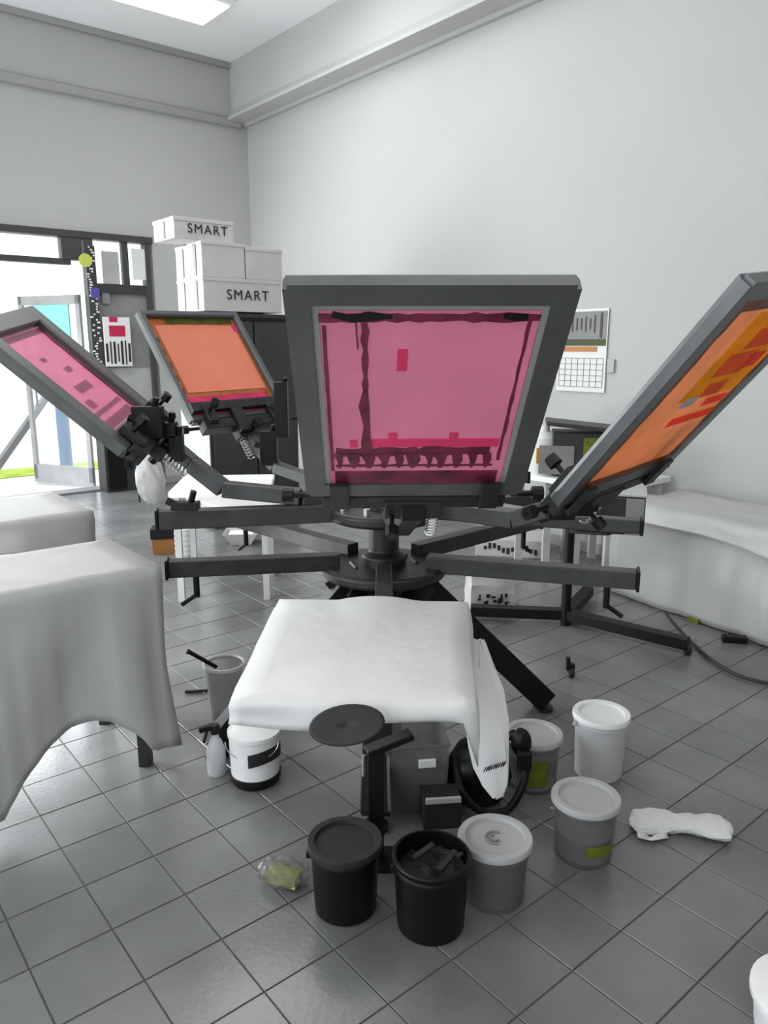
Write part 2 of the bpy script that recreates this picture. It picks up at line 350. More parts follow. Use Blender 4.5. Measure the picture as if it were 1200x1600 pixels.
# notice panel with red header hung at the window
a, b, c, d = wq(160, 495, 207, 572, .06)
t = thing('notice_poster', 'red and white upright poster with black lines on the window', 'poster', MR @ Vector(((a + b) / 2, -.06, c)), TH)
wd, ht = b - a, d - c
obj('sheet', box((0, 0, ht / 2), (wd, .012, ht)), M['paper'], t)
obj('red_block', box((-.0 * wd, -.008, ht * .72), (wd * .6, .004, ht * .22)), M['red'], t)
obj('red_block', box((-.12 * wd, -.008, ht * .95), (wd * .3, .004, ht * .1)), M['red'], t)
bm = bmesh.new()
for q in range(7):
    bx(bm, (-wd * .42 + q * wd * .14, -.008, ht * .28), (wd * (.05 if q % 2 else .08), .003, ht * random.uniform(.35, .5)))
obj('black_bars', bm, M['text'], t)
# pattern strip on the jamb (stickers)
t = thing('sticker_strip', 'tall narrow black and white patterned strip beside the door', 'sticker', MR @ Vector((WL(147, 500)[0], -.035, WL(150, 575)[1])), TH)
hh = WL(147, 385)[1] - WL(150, 575)[1]
obj('backing', box((0, 0, hh / 2), (.10, .01, hh)), M['cab'], t)
bm = bmesh.new()
for q in range(46):
    bx(bm, (random.uniform(-.04, .04), -.007, hh * (q + .5) / 46), (random.uniform(.015, .04), .004, hh / 46 * .6))
obj('white_marks', bm, M['paper'], t)['kind'] = 'stuff'
obj('purple_patch', box((.02, -.01, hh * .62), (.09, .006, .11)), M['purple'], t)
obj('lime_patch', lathe([(0, 0), (.07, 0), (.07, .006), (0, .006)], 20, m=Matrix.Translation((-.06, -.012, hh * .88)) @ Matrix.Rotation(R(90), 4, 'X')), M['lime'], t)

# outside
def ext(name, x0, x1, y0, y1, z0, z1, m): return rbox(name, x0, x1, y0, y1, z0, z1, m)
ext('ground', -30, 12, .2, 40, -.12, -.01, M['pave'])
g = rbox('grass_strip', -30, 1, 1.6, 2.3, -.011, .0, M['grass']); del g['kind']; tag(g, 'strip of yellow green grass outside the open door', 'grass'); g['kind'] = 'stuff'
bm = bmesh.new()
for q in range(26):
    bmesh.ops.create_icosphere(bm, subdivisions=2, radius=random.uniform(.5, .9), matrix=Matrix.Translation((-16 + q * .55, 9 + random.uniform(-.4, .4), random.uniform(.2, .6))))
for v in bm.verts: v.co += noise.noise_vector(v.co * 2.2) * .22
o = obj('hedge', bm, M['bush'], mw=MR); tag(o, 'pale green clipped hedge far outside the door', 'hedge')
o = obj('hedge_ground', bmesh.new(), None) if False else None
pa, pb = PY(-25, 742, 8.9), PY(78, 612, 9.6)
o = thing('wooden_prop', 'grey slanting pole leaning outside the open doorway', 'pole', (0, 0, 0))
obj('pole', beam(bmesh.new(), Vector((pa.x, pa.y, 0.0)), pb, .09, .07), M['grey'], o); obj('cap', beam(bmesh.new(), pb, pb + (pb - pa) * .03, .12, .09), M['lgrey'], o)
p = P(106, 748, 0.0)
o = thing('blue_post', 'short bright blue post with grey pointed foot in the doorway', 'post', (p.x, p.y, 0))
k = p.y / F
obj('shaft', rod(bmesh.new(), (0, 0, .10), (0, 0, .95), .075), M['blue'], o); obj('foot', lathe([(0, 0), (.03, 0), (.075, .12), (0, .12)], 16), M['grey'], o)

# ceiling light fixture that shows at the top edge
c_ = onplane(225, -20, Vector((0, 0, ZC)), ZU)
o = thing('ceiling_light', 'bright flat white ceiling light panel at the top edge', 'light', (c_.x, c_.y, ZC), TH)
obj('housing', box((0, 0, -.03), (1.5, .62, .05)), M['wplastic'], o, bevel=.006); obj('diffuser', box((0, 0, -.062), (1.42, .54, .012)), M['lamp'], o)

# ================================================================== SCREENS
CEN = Vector((0, 2.96, 0))
press = thing('screen_printing_press', 'grey rotary screen printing press with radiating arms on splayed black legs', 'printing press', CEN)
def L(p): return Vector(p) - CEN
SCR = {}
def pose(key, pos, th, ph, roll, Ln):
    th, ph, roll = R(th), R(ph), R(roll)
    t = Vector((-math.sin(th), math.cos(th), 0)); r = Vector((math.cos(th) * math.cos(ph), math.sin(th) * math.cos(ph), math.sin(ph))); n = t.cross(r)
    if n.z < 0: n = -n; t = -t
    t2 = (t * math.cos(roll) + n * math.sin(roll)); n2 = t2.cross(r)
    SCR[key] = (basis(Vector(pos), t2, r, n2), Ln, th)
pose('front', (.082, 2.021, 1.204), -88.6, 45.4, -.2, .716)
pose('right', (.694, 2.245, 1.19), -55.7, 47.9, -8.5, .762)
pose('left', (-.935, 2.92, 1.257), 191, 42.5, 11, .645)
pose('back', (-.694, 3.711, 1.243), 137.5, 50.5, 1.4, .66)
W_ = .58
def rect(x0, x1, y0, y1, z, th_=.0012):
    x0, x1 = min(x0, x1), max(x0, x1); return box(((x0 + x1) / 2, (y0 + y1) / 2, z), (x1 - x0, y1 - y0, th_))
def strip(pts, wd, z, th_=.0012):            # crooked band along points in the screen plane
    bm = bmesh.new()
    for sgn in (z - th_ / 2, z + th_ / 2): pass
    A, B = [], []
    for i, (x, y, k) in enumerate(pts):
        j0, j1 = pts[max(0, i - 1)], pts[min(len(pts) - 1, i + 1)]; d = Vector((j1[0] - j0[0], j1[1] - j0[1])).normalized(); nn = Vector((-d.y, d.x)) * wd * k / 2
        A.append((x + nn.x, y + nn.y)); B.append((x - nn.x, y - nn.y))
    ring = A + B[::-1]
    a = [bm.verts.new((p[0], p[1], z - th_ / 2)) for p in ring]; b = [bm.verts.new((p[0], p[1], z + th_ / 2)) for p in ring]
    n = len(ring); h = len(pts)
    for i in range(h - 1):
        bm.faces.new((b[i], b[i + 1], b[n - 2 - i], b[n - 1 - i])); bm.faces.new((a[i], a[n - 1 - i], a[n - 2 - i], a[i + 1]))
    for i in range(n): bm.faces.new((a[i], a[(i + 1) % n], b[(i + 1) % n], b[i]))
    return bm
def screen(key, label, fm, fill, tape, fw=.052, ft=.04, eb=.004):
    mw, Ln, th = SCR[key]
    s = thing('printing_screen', label, 'printing screen', mw=mw, group='mesh screens on the press')
    w2 = W_ / 2
    bm = bmesh.new(); zc = ft / 2 + .004
    # mitred tubular frame, one lofted ring with rounded outer edge
    rings = []
    prof = [(0, 0), (0, ft * .7), (.008, ft), (fw - .006, ft), (fw, ft * .8), (fw, 0)]
    for d, z in prof:
        rings.append([bm.verts.new((sx * (w2 - d), (d if sy < 0 else Ln - d), z)) for sx, sy in ((-1, -1), (1, -1), (1, 1), (-1, 1))])
    for i in range(len(prof)):
        a, b = rings[i], rings[(i + 1) % len(prof)]
        for k in range(4): bm.faces.new((a[k], a[(k + 1) % 4], b[(k + 1) % 4], b[k]))
    fo = obj('frame', bm, fm, s)
    bm = bmesh.new(); bm.from_mesh(fo.data)
    ed = [e_ for e_ in bm.edges if all(min(abs(abs(v.co.x) - w2), 9) < 1e-4 and (v.co.y < 1e-4 or v.co.y > Ln - 1e-4) for v in e_.verts) and abs(e_.verts[0].co.x - e_.verts[1].co.x) < 1e-4 and abs(e_.verts[0].co.y - e_.verts[1].co.y) < 1e-4]
    bmesh.ops.bevel(bm, geom=ed, offset=.010, segments=4, affect='EDGES'); bm.to_mesh(fo.data); bm.free()
    b_ = fo.modifiers.new('bevel', 'BEVEL'); b_.width = .004; b_.segments = 2; b_.limit_method = 'ANGLE'; b_.angle_limit = R(40)
    i0, i1, j0, j1 = -w2 + fw, w2 - fw, fw, Ln - fw
    bm = bmesh.new()                                       # bare mesh shows only as a border round the emulsion
    for q in ((i0 - .004, i0 + eb, j0, j1), (i1 - eb, i1 + .004, j0, j1), (i0 + eb, i1 - eb, j1 - eb, j1 + .004), (i0 + eb, i1 - eb, j0 - .004, j0 + .002)):
        bx(bm, ((q[0] + q[1]) / 2, (q[2] + q[3]) / 2, .006), (q[1] - q[0], q[3] - q[2], .0012))
    bmesh.ops.remove_doubles(bm, verts=bm.verts[:], dist=1e-4)
    if eb > .005: obj('mesh_fabric', bm, M['mesh_w'], s)
    return s, i0, i1, j0, j1
# front, pink
s, i0, i1, j0, j1 = screen('front', 'large pink emulsion screen in grey frame raised at the press front', M['alu'], 'pink', 'wine', eb=.016)
e = .014
obj('emulsion', rect(i0 + e, i1 - e, j0 + .002, j1 - e, .0045), M['pink'], s)
LZ = .0028
def part(nm, x0, x1, y0, y1, mm, z=LZ): return obj(nm, rect(x0, x1, y0, y1, z), M[mm], s)
wI, hI = i1 - i0 - 2 * e, j1 - j0 - e
X = lambda f: i1 - e - f * wI
Y = lambda f: j0 + .002 + f * hI
def bandpts(x0, y0, x1, y1, n=14, jit=.0, kj=.25): return [(X(x0 + (x1 - x0) * i / n) + random.uniform(-jit, jit), Y(y0 + (y1 - y0) * i / n) + random.uniform(-jit, jit), 1 + random.uniform(-kj, kj)) for i in range(n + 1)]
obj('tape', strip(bandpts(0, .965, 1, .965, 20, .001, .3), .022, LZ), M['pink_t'], s)
obj('tape', strip(bandpts(.02, .93, .02, .10, 16, .0006, .1), .009, LZ), M['pink_t'], s)
obj('tape', strip(bandpts(.955, .95, .955, .17, 16, .001, .3), .008, LZ), M['pink_t'], s)
obj('ink_streak', strip(bandpts(.205, .95, .21, .60, 8, .002, .4), .012, LZ - .0014), M['pink_t'], s)
obj('ink_streak', strip(bandpts(.165, .95, .175, .82, 5, .001, .3), .004, LZ), M['pink_t'], s)
obj('ink_streak', strip([(X(.21), Y(.62), .6), (X(.20), Y(.52), 1.6), (X(.215), Y(.4), 1), (X(.21), Y(.3), 1.5), (X(.225), Y(.2), 2.2)], .016, LZ - .0014), M['pink_d'], s)
part('stencil_band', X(.03), X(.97), Y(.0), Y(.095), 'pink_d')
obj('stencil_band', strip(bandpts(.04, .225, .9, .235, 24, .001, .35), .034, LZ), M['pink_d'], s)
obj('stencil_band', strip(bandpts(.04, .135, .93, .135, 24, .001, .3), .008, LZ), M['pink_d'], s)
for q in range(11):
    f = .06 + q * .082 + random.uniform(-.01, .01); obj('drip', strip([(X(f), Y(.22), 1), (X(f + .01), Y(.17), random.uniform(.4, 1)), (X(f + .005), Y(.12), .3)], .02 + .02 * random.random(), LZ - .0014), M['pink_d'], s)
part('pink_patch', X(.22), X(.94), Y(.262), Y(.315), 'pink_h'); part('pink_patch', X(.12), X(.165), Y(.262), Y(.31), 'pink_h'); part('pink_patch', X(.36), X(.41), Y(.71), Y(.82), 'pink_h', LZ)
part('pink_patch', X(.33), X(.38), Y(.315), Y(.355), 'pink_h'); part('pink_patch', X(.66), X(.71), Y(.315), Y(.355), 'pink_h')
obj('black_tape', strip([(X(.06), Y(.985), 1), (X(.15), Y(.965), 1.2), (X(.22), Y(.975), 1.6), (X(.33), Y(.975), .6)], .016, LZ - .0026), M['black'], s)
obj('black_tape', strip([(X(.83), Y(.975), .7), (X(.88), Y(.972), 1.4), (X(.94), Y(.97), 1.2)], .014, LZ - .0026), M['black'], s)
# back left, coral
s, i0, i1, j0, j1 = screen('back', 'coral orange screen with hot pink lower strip raised at back left', M['alul'], 'or', 'or', fw=.035)
wI, hI = i1 - i0, j1 - j0; X = lambda f: i1 - f * wI; Y = lambda f: j0 + f * hI
ZB = .012
obj('emulsion', rect(i0, i1, j0, j1, .009), M['or_e'], s)
part('coral_field', X(.03), X(.93), Y(.24), Y(.93), 'or_b', ZB); part('ink_strip', X(.05), X(.97), Y(.0), Y(.2), 'hot', ZB)
part('tape', X(.03), X(.80), Y(.95), Y(1.0), 'olive', ZB)
for q in range(6): part('border_mark', X(.955), X(.985), Y(.1 + q * .13), Y(.16 + q * .13), 'pink_t' if q % 2 else 'or_d', ZB)
part('pink_patch', X(0.0), X(.06), Y(.86), Y(.93), 'pink_h', ZB + .0014)
# right, amber
s, i0, i1, j0, j1 = screen('right', 'amber orange screen in pale grey frame raised at the right edge', M['alul'], 'or', 'or')
wI, hI = i1 - i0, j1 - j0; X = lambda f: i1 - f * wI; Y = lambda f: j0 + f * hI
obj('emulsion', rect(i0 + .004, i1 - .004, j0, j1, .0045), M['or_r'], s)
for sx in (0.03, .965): obj('tape', strip(bandpts(sx, .02, sx, .98, 18, .002, .45), .022, LZ), M['or_d'], s)
part('tape', X(.0), X(1), Y(.0), Y(.05), 'or_d', LZ - .0014); part('tape', X(.0), X(1), Y(.95), Y(1), 'or_d', LZ - .0014)
RP = [(.30, .95, .48, .68, 'or_g'), (.3, .9, .68, .93, 'or_g'), (.42, .75, .6, .72, 'or_o'), (.5, .82, .74, .84, 'or_o'), (.60, .93, .86, .93, 'or_o'), (.5, .72, .48, .56, 'or_o'),
      (.42, .92, .32, .37, 'or_p'), (.66, .9, .41, .46, 'or_p'), (.7, .88, .62, .70, 'or_p')]
for q, (a, b, c, d, mm) in enumerate(RP): part('ink_patch', X(a), X(b), Y(c), Y(d), mm, LZ - .0015 * (0 if mm == 'or_g' else 1))
part('sticker', X(.35), X(.5), Y(.44), Y(.5), 'sheer_lid', LZ - .003)
# left, pink
s, i0, i1, j0, j1 = screen('left', 'dusty pink screen tilted up past the left picture edge', M['alu'], 'pink', 'wine', fw=.08)
wI, hI = i1 - i0, j1 - j0; X = lambda f: i1 - f * wI; Y = lambda f: j0 + f * hI
obj('emulsion', rect(i0 + .004, i1 - .004, j0 + .004, j1 - .004, .011), M['pink'], s)
for sx in (0.04, .96): obj('tape', strip(bandpts(sx, .02, sx, .98, 18, .002, .3), .014, ZB), M['pink_t'], s)
part('tape', X(0), X(1), Y(.93), Y(.98), 'pink_t', ZB - .0014)
for a, b, c, d, mm in ((.1, .9, .02, .10, 'pink_t'), (.1, .85, .15, .19, 'pink_t'), (.3, .65, .36, .44, 'pink_d'), (.62, .78, .22, .30, 'or_e'), (.3, .45, .55, .6, 'pink_t'), (.55, .65, .7, .74, 'pink_t')): part('ink_patch', X(a), X(b), Y(c), Y(d), mm, ZB - .0028)

# ================================================================== PRESS
CZ = .98; LZ2 = .76
def pb(name, bm, m, bevel=.004, smooth=False): return obj(name, bm, m, press, bevel=bevel, smooth=smooth)
pb('column', lathe([(0, .02), (.075, .02), (.075, .10), (.055, .12), (.055, .70), (0, .70)], 24), M['steel'], smooth=True)
pb('column_sleeve', lathe([(0, .70), (.09, .70), (.09, .78), (.06, .80), (.06, .92), (.085, .93), (.085, 1.0), (0, 1.0)], 24), M['dsteel'], smooth=True)
pb('lower_rotor', lathe([(0, .70), (.24, .70), (.25, .71), (.25, .735), (.24, .745), (0, .745)], 32), M['dsteel'], smooth=True)
pb('upper_rotor', lathe([(0, .93), (.21, .93), (.22, .94), (.22, .965), (.21, .975), (0, .975)], 32), M['dsteel'], smooth=True)
pb('spindle', lathe([(0, .97), (.03, .97), (.03, 1.10), (.045, 1.10), (.045, 1.13), (0, 1.14)], 18), M['bright'], smooth=True)
for q in range(8):
    a_ = R(22.5 + 45 * q); pb('bolt', rod(bmesh.new(), (.17 * math.cos(a_), .17 * math.sin(a_), .972), (.17 * math.cos(a_), .17 * math.sin(a_), 1.0), .014, n=6), M['bright'], 0)
# splayed legs to feet on the floor
legs = [(P(848, 1108), M['black']), (P(338, 1182), M['black']), (Vector((-.03, 2.30, 0)), M['black']), (Vector((.35, 3.75, 0)), M['black'])]
for fp, mm in legs:
    f = L(fp); d = Vector((f.x, f.y, 0)).normalized()
    bm = beam(bmesh.new(), Vector((0, 0, .72)) + d * .09, f + Vector((0, 0, .05)), .10, .10)
    lg = pb('leg', bm, mm)
    bm = lathe([(0, 0), (.045, 0), (.045, .015), (.015, .025), (.015, .09), (0, .09)], 16, m=Matrix.Translation(f)); obj('foot', bm, M['rubber'], lg, smooth=True)
# front foot post: upright with angled tread, in front of the bucket
# lower arms carrying the platens
def lower_arm(end, z=LZ2, col='dsteel', wd=.06, ht=.065, plat=None):
    e = L(end); e.z = z; d = Vector((e.x, e.y, 0)).normalized()
    a = pb('lower_arm', beam(bmesh.new(), Vector((0, 0, z - .0)) + d * .18, e, wd, ht), M[col])
    obj('end_cap', beam(bmesh.new(), e, e + d * .012, wd + .012, ht + .012), M['black'], a, bevel=.003)
    obj('locking_lever', rod(rod(bmesh.new(), e - d * .1 - ZU * .03, e - d * .1 - ZU * .12, .012), e - d * .1 - ZU * .11, e - d * .04 - ZU * .15, .009), M['black'], a)
    return a
lower_arm(P(264, 888, .76)); lower_arm(P(994, 905, .76), col='steel', wd=.07); lower_arm(Vector((0.0, 1.95, 0)))
lower_arm(Vector((.75, 3.65, 0))); lower_arm(Vector((.0, 4.0, 0))); lower_arm(Vector((-.75, 3.7, 0)))
# upper arms
def upper_arm(pts, wd=.055, ht=.06, col='steel', cap=True):
    pts = [L(p) for p in pts]; bm = bmesh.new()
    for a_, b_ in zip(pts, pts[1:]): beam(bm, a_, b_, wd, ht)
    a = pb('upper_arm', bm, M[col])
    if cap: d = (pts[-1] - pts[-2]).normalized(); obj('end_cap', beam(bmesh.new(), pts[-1], pts[-1] + d * .012, wd + .01, ht + .01), M['black'], a, bevel=.003)
    return a
hub = lambda x, y, z: (CEN + Vector((x, y, z)))
upper_arm([hub(-.15, -.02, .96), P(248, 812, .96)], .06, .07)
upper_arm([hub(.15, -.05, .97), P(1000, 822, .96)], .06, .05)
upper_arm([hub(-.15, .05, 1.0), PY(470, 776, 2.92), PY(350, 764, 2.95), PY(300, 725, 2.98), PY(232, 668, 3.02)], .065, .06)
upper_arm([hub(0.02, -.15, 1.0), Vector((.05, 2.35, 1.04)), Vector((.08, 2.06, 1.16))], .06, .06)
upper_arm([hub(.12, -.1, 1.0), Vector((.45, 2.55, 1.02)), Vector((.62, 2.38, 1.12))], .06, .06)
upper_arm([hub(-.12, .12, 1.0), Vector((-.5, 3.5, 1.05)), Vector((-.68, 3.68, 1.2))], .05, .05)
upper_arm([hub(.12, .15, .96), Vector((.7, 3.75, .96))], .05, .05); upper_arm([hub(.0, .18, .96), Vector((.0, 4.0, .96))], .05, .05)
upper_arm([hub(.14, 0, 1.0), PY(720, 795, 2.75), PY(835, 778, 2.9)], .05, .05, 'steel')
upper_arm([hub(.12, -.03, 1.02), PY(716, 782, 2.80), PY(850, 806, 2.55)], .045, .03, 'grey')
# head clamps holding each screen
INV = Matrix.Translation(-CEN)
def knob(bm_parent, mw, p, d, r=.022, h=.03):
    p = Vector(p); bm = rod(bmesh.new(), p, p + Vector(d) * h * 1.4, r * .35)
    rod(bm, p + Vector(d) * h * 1.3, p + Vector(d) * (h * 1.3 + h), r, r * .9, n=7); return bm
for key in ('front', 'right', 'left', 'back'):
    mw, Ln, th = SCR[key]; m = INV @ mw
    head = obj('screen_clamp', bx(box((0, -.035, .03), (.50, .05, .06)), (0, -.07, .02), (.16, .08, .05)), M['dsteel'], press, bevel=.004, mw=m)
    for sx in (-1, 1):
        bm = box((sx * .2, .02, .062), (.05, .10, .03)); bx(bm, (sx * .2, .02, -.012), (.05, .10, .014)); bx(bm, (sx * .2, -.03, .025), (.05, .012, .09))
        obj('jaw', bm, M['dsteel'], head, bevel=.002)
        obj('knob', knob(None, None, (sx * .2, .03, .075), (0, 0, 1)), M['black'], head)
        obj('adjusting_screw', rod(rod(bmesh.new(), (sx * .27, -.035, .03), (sx * .36, -.035, .03), .008), (sx * .33, -.035, .03), (sx * .36, -.035, .03), .02, n=8), M['black'], head)
    obj('knob', knob(None, None, (0, -.08, .05), (0, 0, 1), .026), M['black'], head)
    obj('knob', knob(None, None, (.06, -.09, -.005), (0, 0, -1), .02), M['black'], head)
    sp = [(-.06 + .016 * math.cos(a * .9), -.11 - .0022 * a, .02 + .016 * math.sin(a * .9)) for a in range(50)]
    obj('spring', tube(sp, .003, 5), M['bright'], head, smooth=True)
    if key in ('back',):
        bm = box((0, .06, .055), (.56, .05, .03)); bx(bm, (-.05, -.02, .06), (.06, .15, .03)); bx(bm, (.16, -.0, .06), (.05, .13, .03)); obj('stop_bar', bm, M['dsteel'], head, bevel=.003)
    if key == 'right':
        bm = box((-.12, .10, .055), (.05, .26, .03)); obj('stop_bar', bm, M['dsteel'], head, bevel=.003)
# clutter of fittings round the left clamp
for (x, y, Y_, sx, sz) in ((232, 660, 2.85, .11, .12), (262, 672, 2.9, .07, .06), (276, 700, 2.9, .05, .10), (290, 790, 2.75, .10, .03), (905, 795, 2.25, .07, .035), (925, 785, 2.3, .03, .05), (875, 800, 2.2, .08, .04), (635, 800, 2.7, .16, .05), (600, 775, 2.2, .05, .05), (420, 700, 3.5, .08, .16), (440, 640, 3.5, .06, .25)):
    p = L(PY(x, y, Y_)); bm = box(p, (sx, .05, sz)); rod(bm, p + Vector((sx * .2, 0, sz * .4)), p + Vector((sx * .35, -.01, sz * .4 + .045)), .012); rod(bm, p + Vector((-sx * .3, 0, 0)), p + Vector((-sx * .3 - .04, 0, .02)), .014)
    pb('bracket', bm, M['black'] if sx < .12 else M['dsteel'], .003)
# hub block with bolts and the short gusset plates
for a_ in range(8):
    t_ = R(45 * a_ + 10); d = Vector((math.cos(t_), math.sin(t_), 0)); pb('gusset', beam(bmesh.new(), d * .06 + ZU * .5, d * .2 + ZU * .70, .012, .10), M['dsteel'], .002)
# platens: the front one is under the cloth, one more shows white at the back
def platen(c, rz, sx=.42, sy=.58, z=.83, mm='dsteel'):
    mw = Matrix.Translation(Vector((c[0], c[1], z)) - CEN) @ Matrix.Rotation(rz, 4, 'Z')
    o = obj('platen', box((0, 0, 0), (sx, sy, .02)), M[mm], press, bevel=.006, mw=mw)
    obj('platen_bracket', bx(box((0, .05, -.025), (.09, .4, .03)), (0, .18, -.045), (.14, .1, .02)), M['dsteel'], o, bevel=.003)
    return o
platen((-.05, 1.86), 0, .5, .62, .832)
platen((-.70, 3.75), R(42), .34, .42, .83, 'wplastic')
# cloth (T-shirt) on the front platen
c1, c2, c3, c4 = P(437, 937, .85), P(727, 941, .85), P(741, 1096, .85), P(362, 1096, .85)
ts = thing('white_shirt', 'white T-shirt pulled over the front platen of the press', 'shirt', (0, 0, 0))
def hem(i, t):
    if i == 0: return .80 - .012 * math.sin(t * 6)          # front edge (c4->c3)
    if i == 1: return .80 - .10 * (1 - t)
    if i == 2: return .83
    return .79 + .01 * t
zt = lambda p: .851 + .014 * max(0, 1 - ((p[0] + .02) / .12) ** 2) * max(0, 1 - ((p[1] - 2.20) / .25) ** 2)
cover('shirt_body', M['cloth'], ts, [c4, c3, c2, c1], zt, hem, rows=5, per=22, amp=.006, flare=.004, seed=3, rnd=.008)
# sleeve hanging at the right
bm = bmesh.new(); n = 16; rings = []
path = [(PY(748, 1000, 2.02), .015), (PY(752, 1040, 1.92), .03), (PY(757, 1080, 1.84), .045), (PY(760, 1125, 1.78), .052), (PY(763, 1165, 1.76), .050), (PY(768, 1200, 1.75), .046), (PY(773, 1228, 1.74), .032), (PY(776, 1246, 1.74), .012)]
for k, (c, r) in enumerate(path):
    rings.append([bm.verts.new(c + Vector((r * math.cos(a * 2 * math.pi / n), .4 * r * math.sin(a * 2 * math.pi / n), .004 * math.sin(a * 2.4 + k))) + Vector((.006 * math.sin(a * 3 + k * .7), 0, 0))) for a in range(n)])
for a, b in zip(rings, rings[1:]):
    for k in range(n): bm.faces.new((a[k], a[(k + 1) % n], b[(k + 1) % n], b[k]))
bm.faces.new(rings[0]); bm.faces.new(rings[-1])
obj('sleeve', bm, M['cloth'], ts, smooth=True)
pl = PY(772, 1192, 1.74)
bm = bmesh.new()
for q in range(9): beam(bm, pl + Vector((-.03 + q * .006, -.03, -.007 + q * .002)), pl + Vector((-.024 + q * .006, -.03, .006 + q * .002)), .003 + .002 * (q % 3), .002)
obj('printed_label', bm, M['text'], ts)
# neck opening: the collar scoop showing the dark platen edge
nc = P(543, 1112, .852)
bm = bmesh.new(); ring_o = []; 
cols = 28
for j, (rr, dz) in enumerate(((1.0, .0), (.96, .003), (.9, .003), (.7, .001), (.4, .0), (0.001, .0))):
    ring_o.append([bm.verts.new((.078 * rr * math.cos(2 * math.pi * i / cols), .050 * rr * math.sin(2 * math.pi * i / cols), dz)) for i in range(cols)])
for a, b in zip(ring_o, ring_o[1:]):
    for k in range(cols): bm.faces.new((a[k], a[(k + 1) % cols], b[(k + 1) % cols], b[k]))
obj('neck_opening', bm, M['glid'], ts, smooth=True, mw=Matrix.Translation(nc + Vector((0, -.035, -.012))) @ Matrix.Rotation(R(26), 4, 'X') @ Matrix.Rotation(R(-8), 4, 'Y'), solid=.004)

ncl = L(nc); obj('platen_nose', beam(bmesh.new(), ncl + Vector((0, .16, -.035)), ncl + Vector((0, -.03, -.026)), .07, .014), M['dsteel'], press, bevel=.003)
# ================================================================== THINGS UNDER THE PLATEN
def xy(x, y, z=0): p = P(x, y, z); return p.x, p.y
o = thing('foot_stand', 'black upright metal post with slanted top plate under the front platen', 'stand', (-.025, 2.13, 0))
obj('post', box((0, 0, .20), (.05, .05, .39)), M['black'], o, bevel=.004)
obj('top_plate', beam(bmesh.new(), (-.03, -.02, .392), (.11, .03, .425), .05, .02), M['black'], o, bevel=.004)
obj('base_plate', box((0, 0, .006), (.12, .12, .012)), M['black'], o, bevel=.003)
obj('chrome_rod', rod(bmesh.new(), (.04, .0, .18), (.035, 0, .37), .007), M['bright'], o)
obj('chrome_rod', rod(bmesh.new(), (-.038, .0, .30), (-.038, 0, .37), .006), M['bright'], o)
def open_box(name, label, cat, loc, rz, sx, sy, h, m, t_=.006, tp=.92):
    o = thing(name, label, cat, (loc[0], loc[1], 0), rz); bm = bmesh.new()
    def rg(s, z): return [bm.verts.new((a * sx / 2 * s - (0 if s > .99 else 0), b * sy / 2 * s, z)) for a, b in ((-1, -1), (1, -1), (1, 1), (-1, 1))]
    r_ = [rg(tp, 0), rg(1, h), rg(1 - 2 * t_ / sx, h), rg(tp - 2 * t_ / sx, t_)]
    for a, b in zip(r_, r_[1:]):
        for k in range(4): bm.faces.new((a[k], a[(k + 1) % 4], b[(k + 1) % 4], b[k]))
    bm.faces.new(r_[0]); bm.faces.new(r_[-1]); obj('body', bm, m, o, bevel=.003)
    bm = bmesh.new(); q = [(-sx / 2, -sy / 2, h), (sx / 2, -sy / 2, h), (sx / 2, sy / 2, h), (-sx / 2, sy / 2, h)]
    obj('rim', tube(q, .007, 6, closed=True), m, o); return o
o = open_box('storage_crate', 'cloudy grey plastic crate standing under the front platen', 'crate', (.10, 2.50), R(8), .22, .26, .26, M['sheer_pail'])
obj('contents', box((0, .0, .10), (.17, .2, .17)), M['grey'], o, bevel=.02); obj('side_clip', box((.03, -.135, .2), (.06, .012, .03)), M['paper'], o, bevel=.003)
o = thing('dark_carton', 'dark grey low box in front of the cloudy crate', 'box', (*xy(690, 1290), 0), R(6))
obj('body', box((.0, .03, .055), (.13, .10, .11)), M['glid'], o, bevel=.004); obj('flap', box((.0, -.024, .112), (.12, .012, .02)), M['lgrey'], o, bevel=.002)
# black bag with looped strap
c = Vector((*xy(752, 1275), 0)) + Vector((0.0, .10, 0))
o = thing('black_bag', 'black bag with a looping strap lying behind the hanging shirt sleeve', 'bag', c)
bm = bmesh.new(); bmesh.ops.create_icosphere(bm, subdivisions=4, radius=1)
for v in bm.verts: v.co = Vector((v.co.x * .115, v.co.y * .09, max(0, v.co.z * .13 + .11))) + noise.noise_vector(v.co * 2.2) * .022
for v in bm.verts: v.co.z = max(0.002, v.co.z)
obj('body', bm, M['bplastic'], o, smooth=True)
obj('strap', tube(spline([(-.09, -.03, .19), (-.07, -.10, .10), (.0, -.13, .035), (.09, -.12, .04), (.15, -.07, .12), (.155, -.03, .22), (.12, 0, .26), (.07, .0, .2)]), .014), M['bplastic'], o, smooth=True)
obj('buckle', box((.15, -.06, .19), (.05, .03, .07)), M['black'], o, bevel=.008)
bm = bmesh.new(); bmesh.ops.create_icosphere(bm, subdivisions=3, radius=1)
for v in bm.verts: v.co = Vector((v.co.x * .035 + .145, v.co.y * .03 - .02, v.co.z * .055 + .235)) + noise.noise_vector(v.co * 2) * .008
obj('flap', bm, M['bplastic'], o, smooth=True)
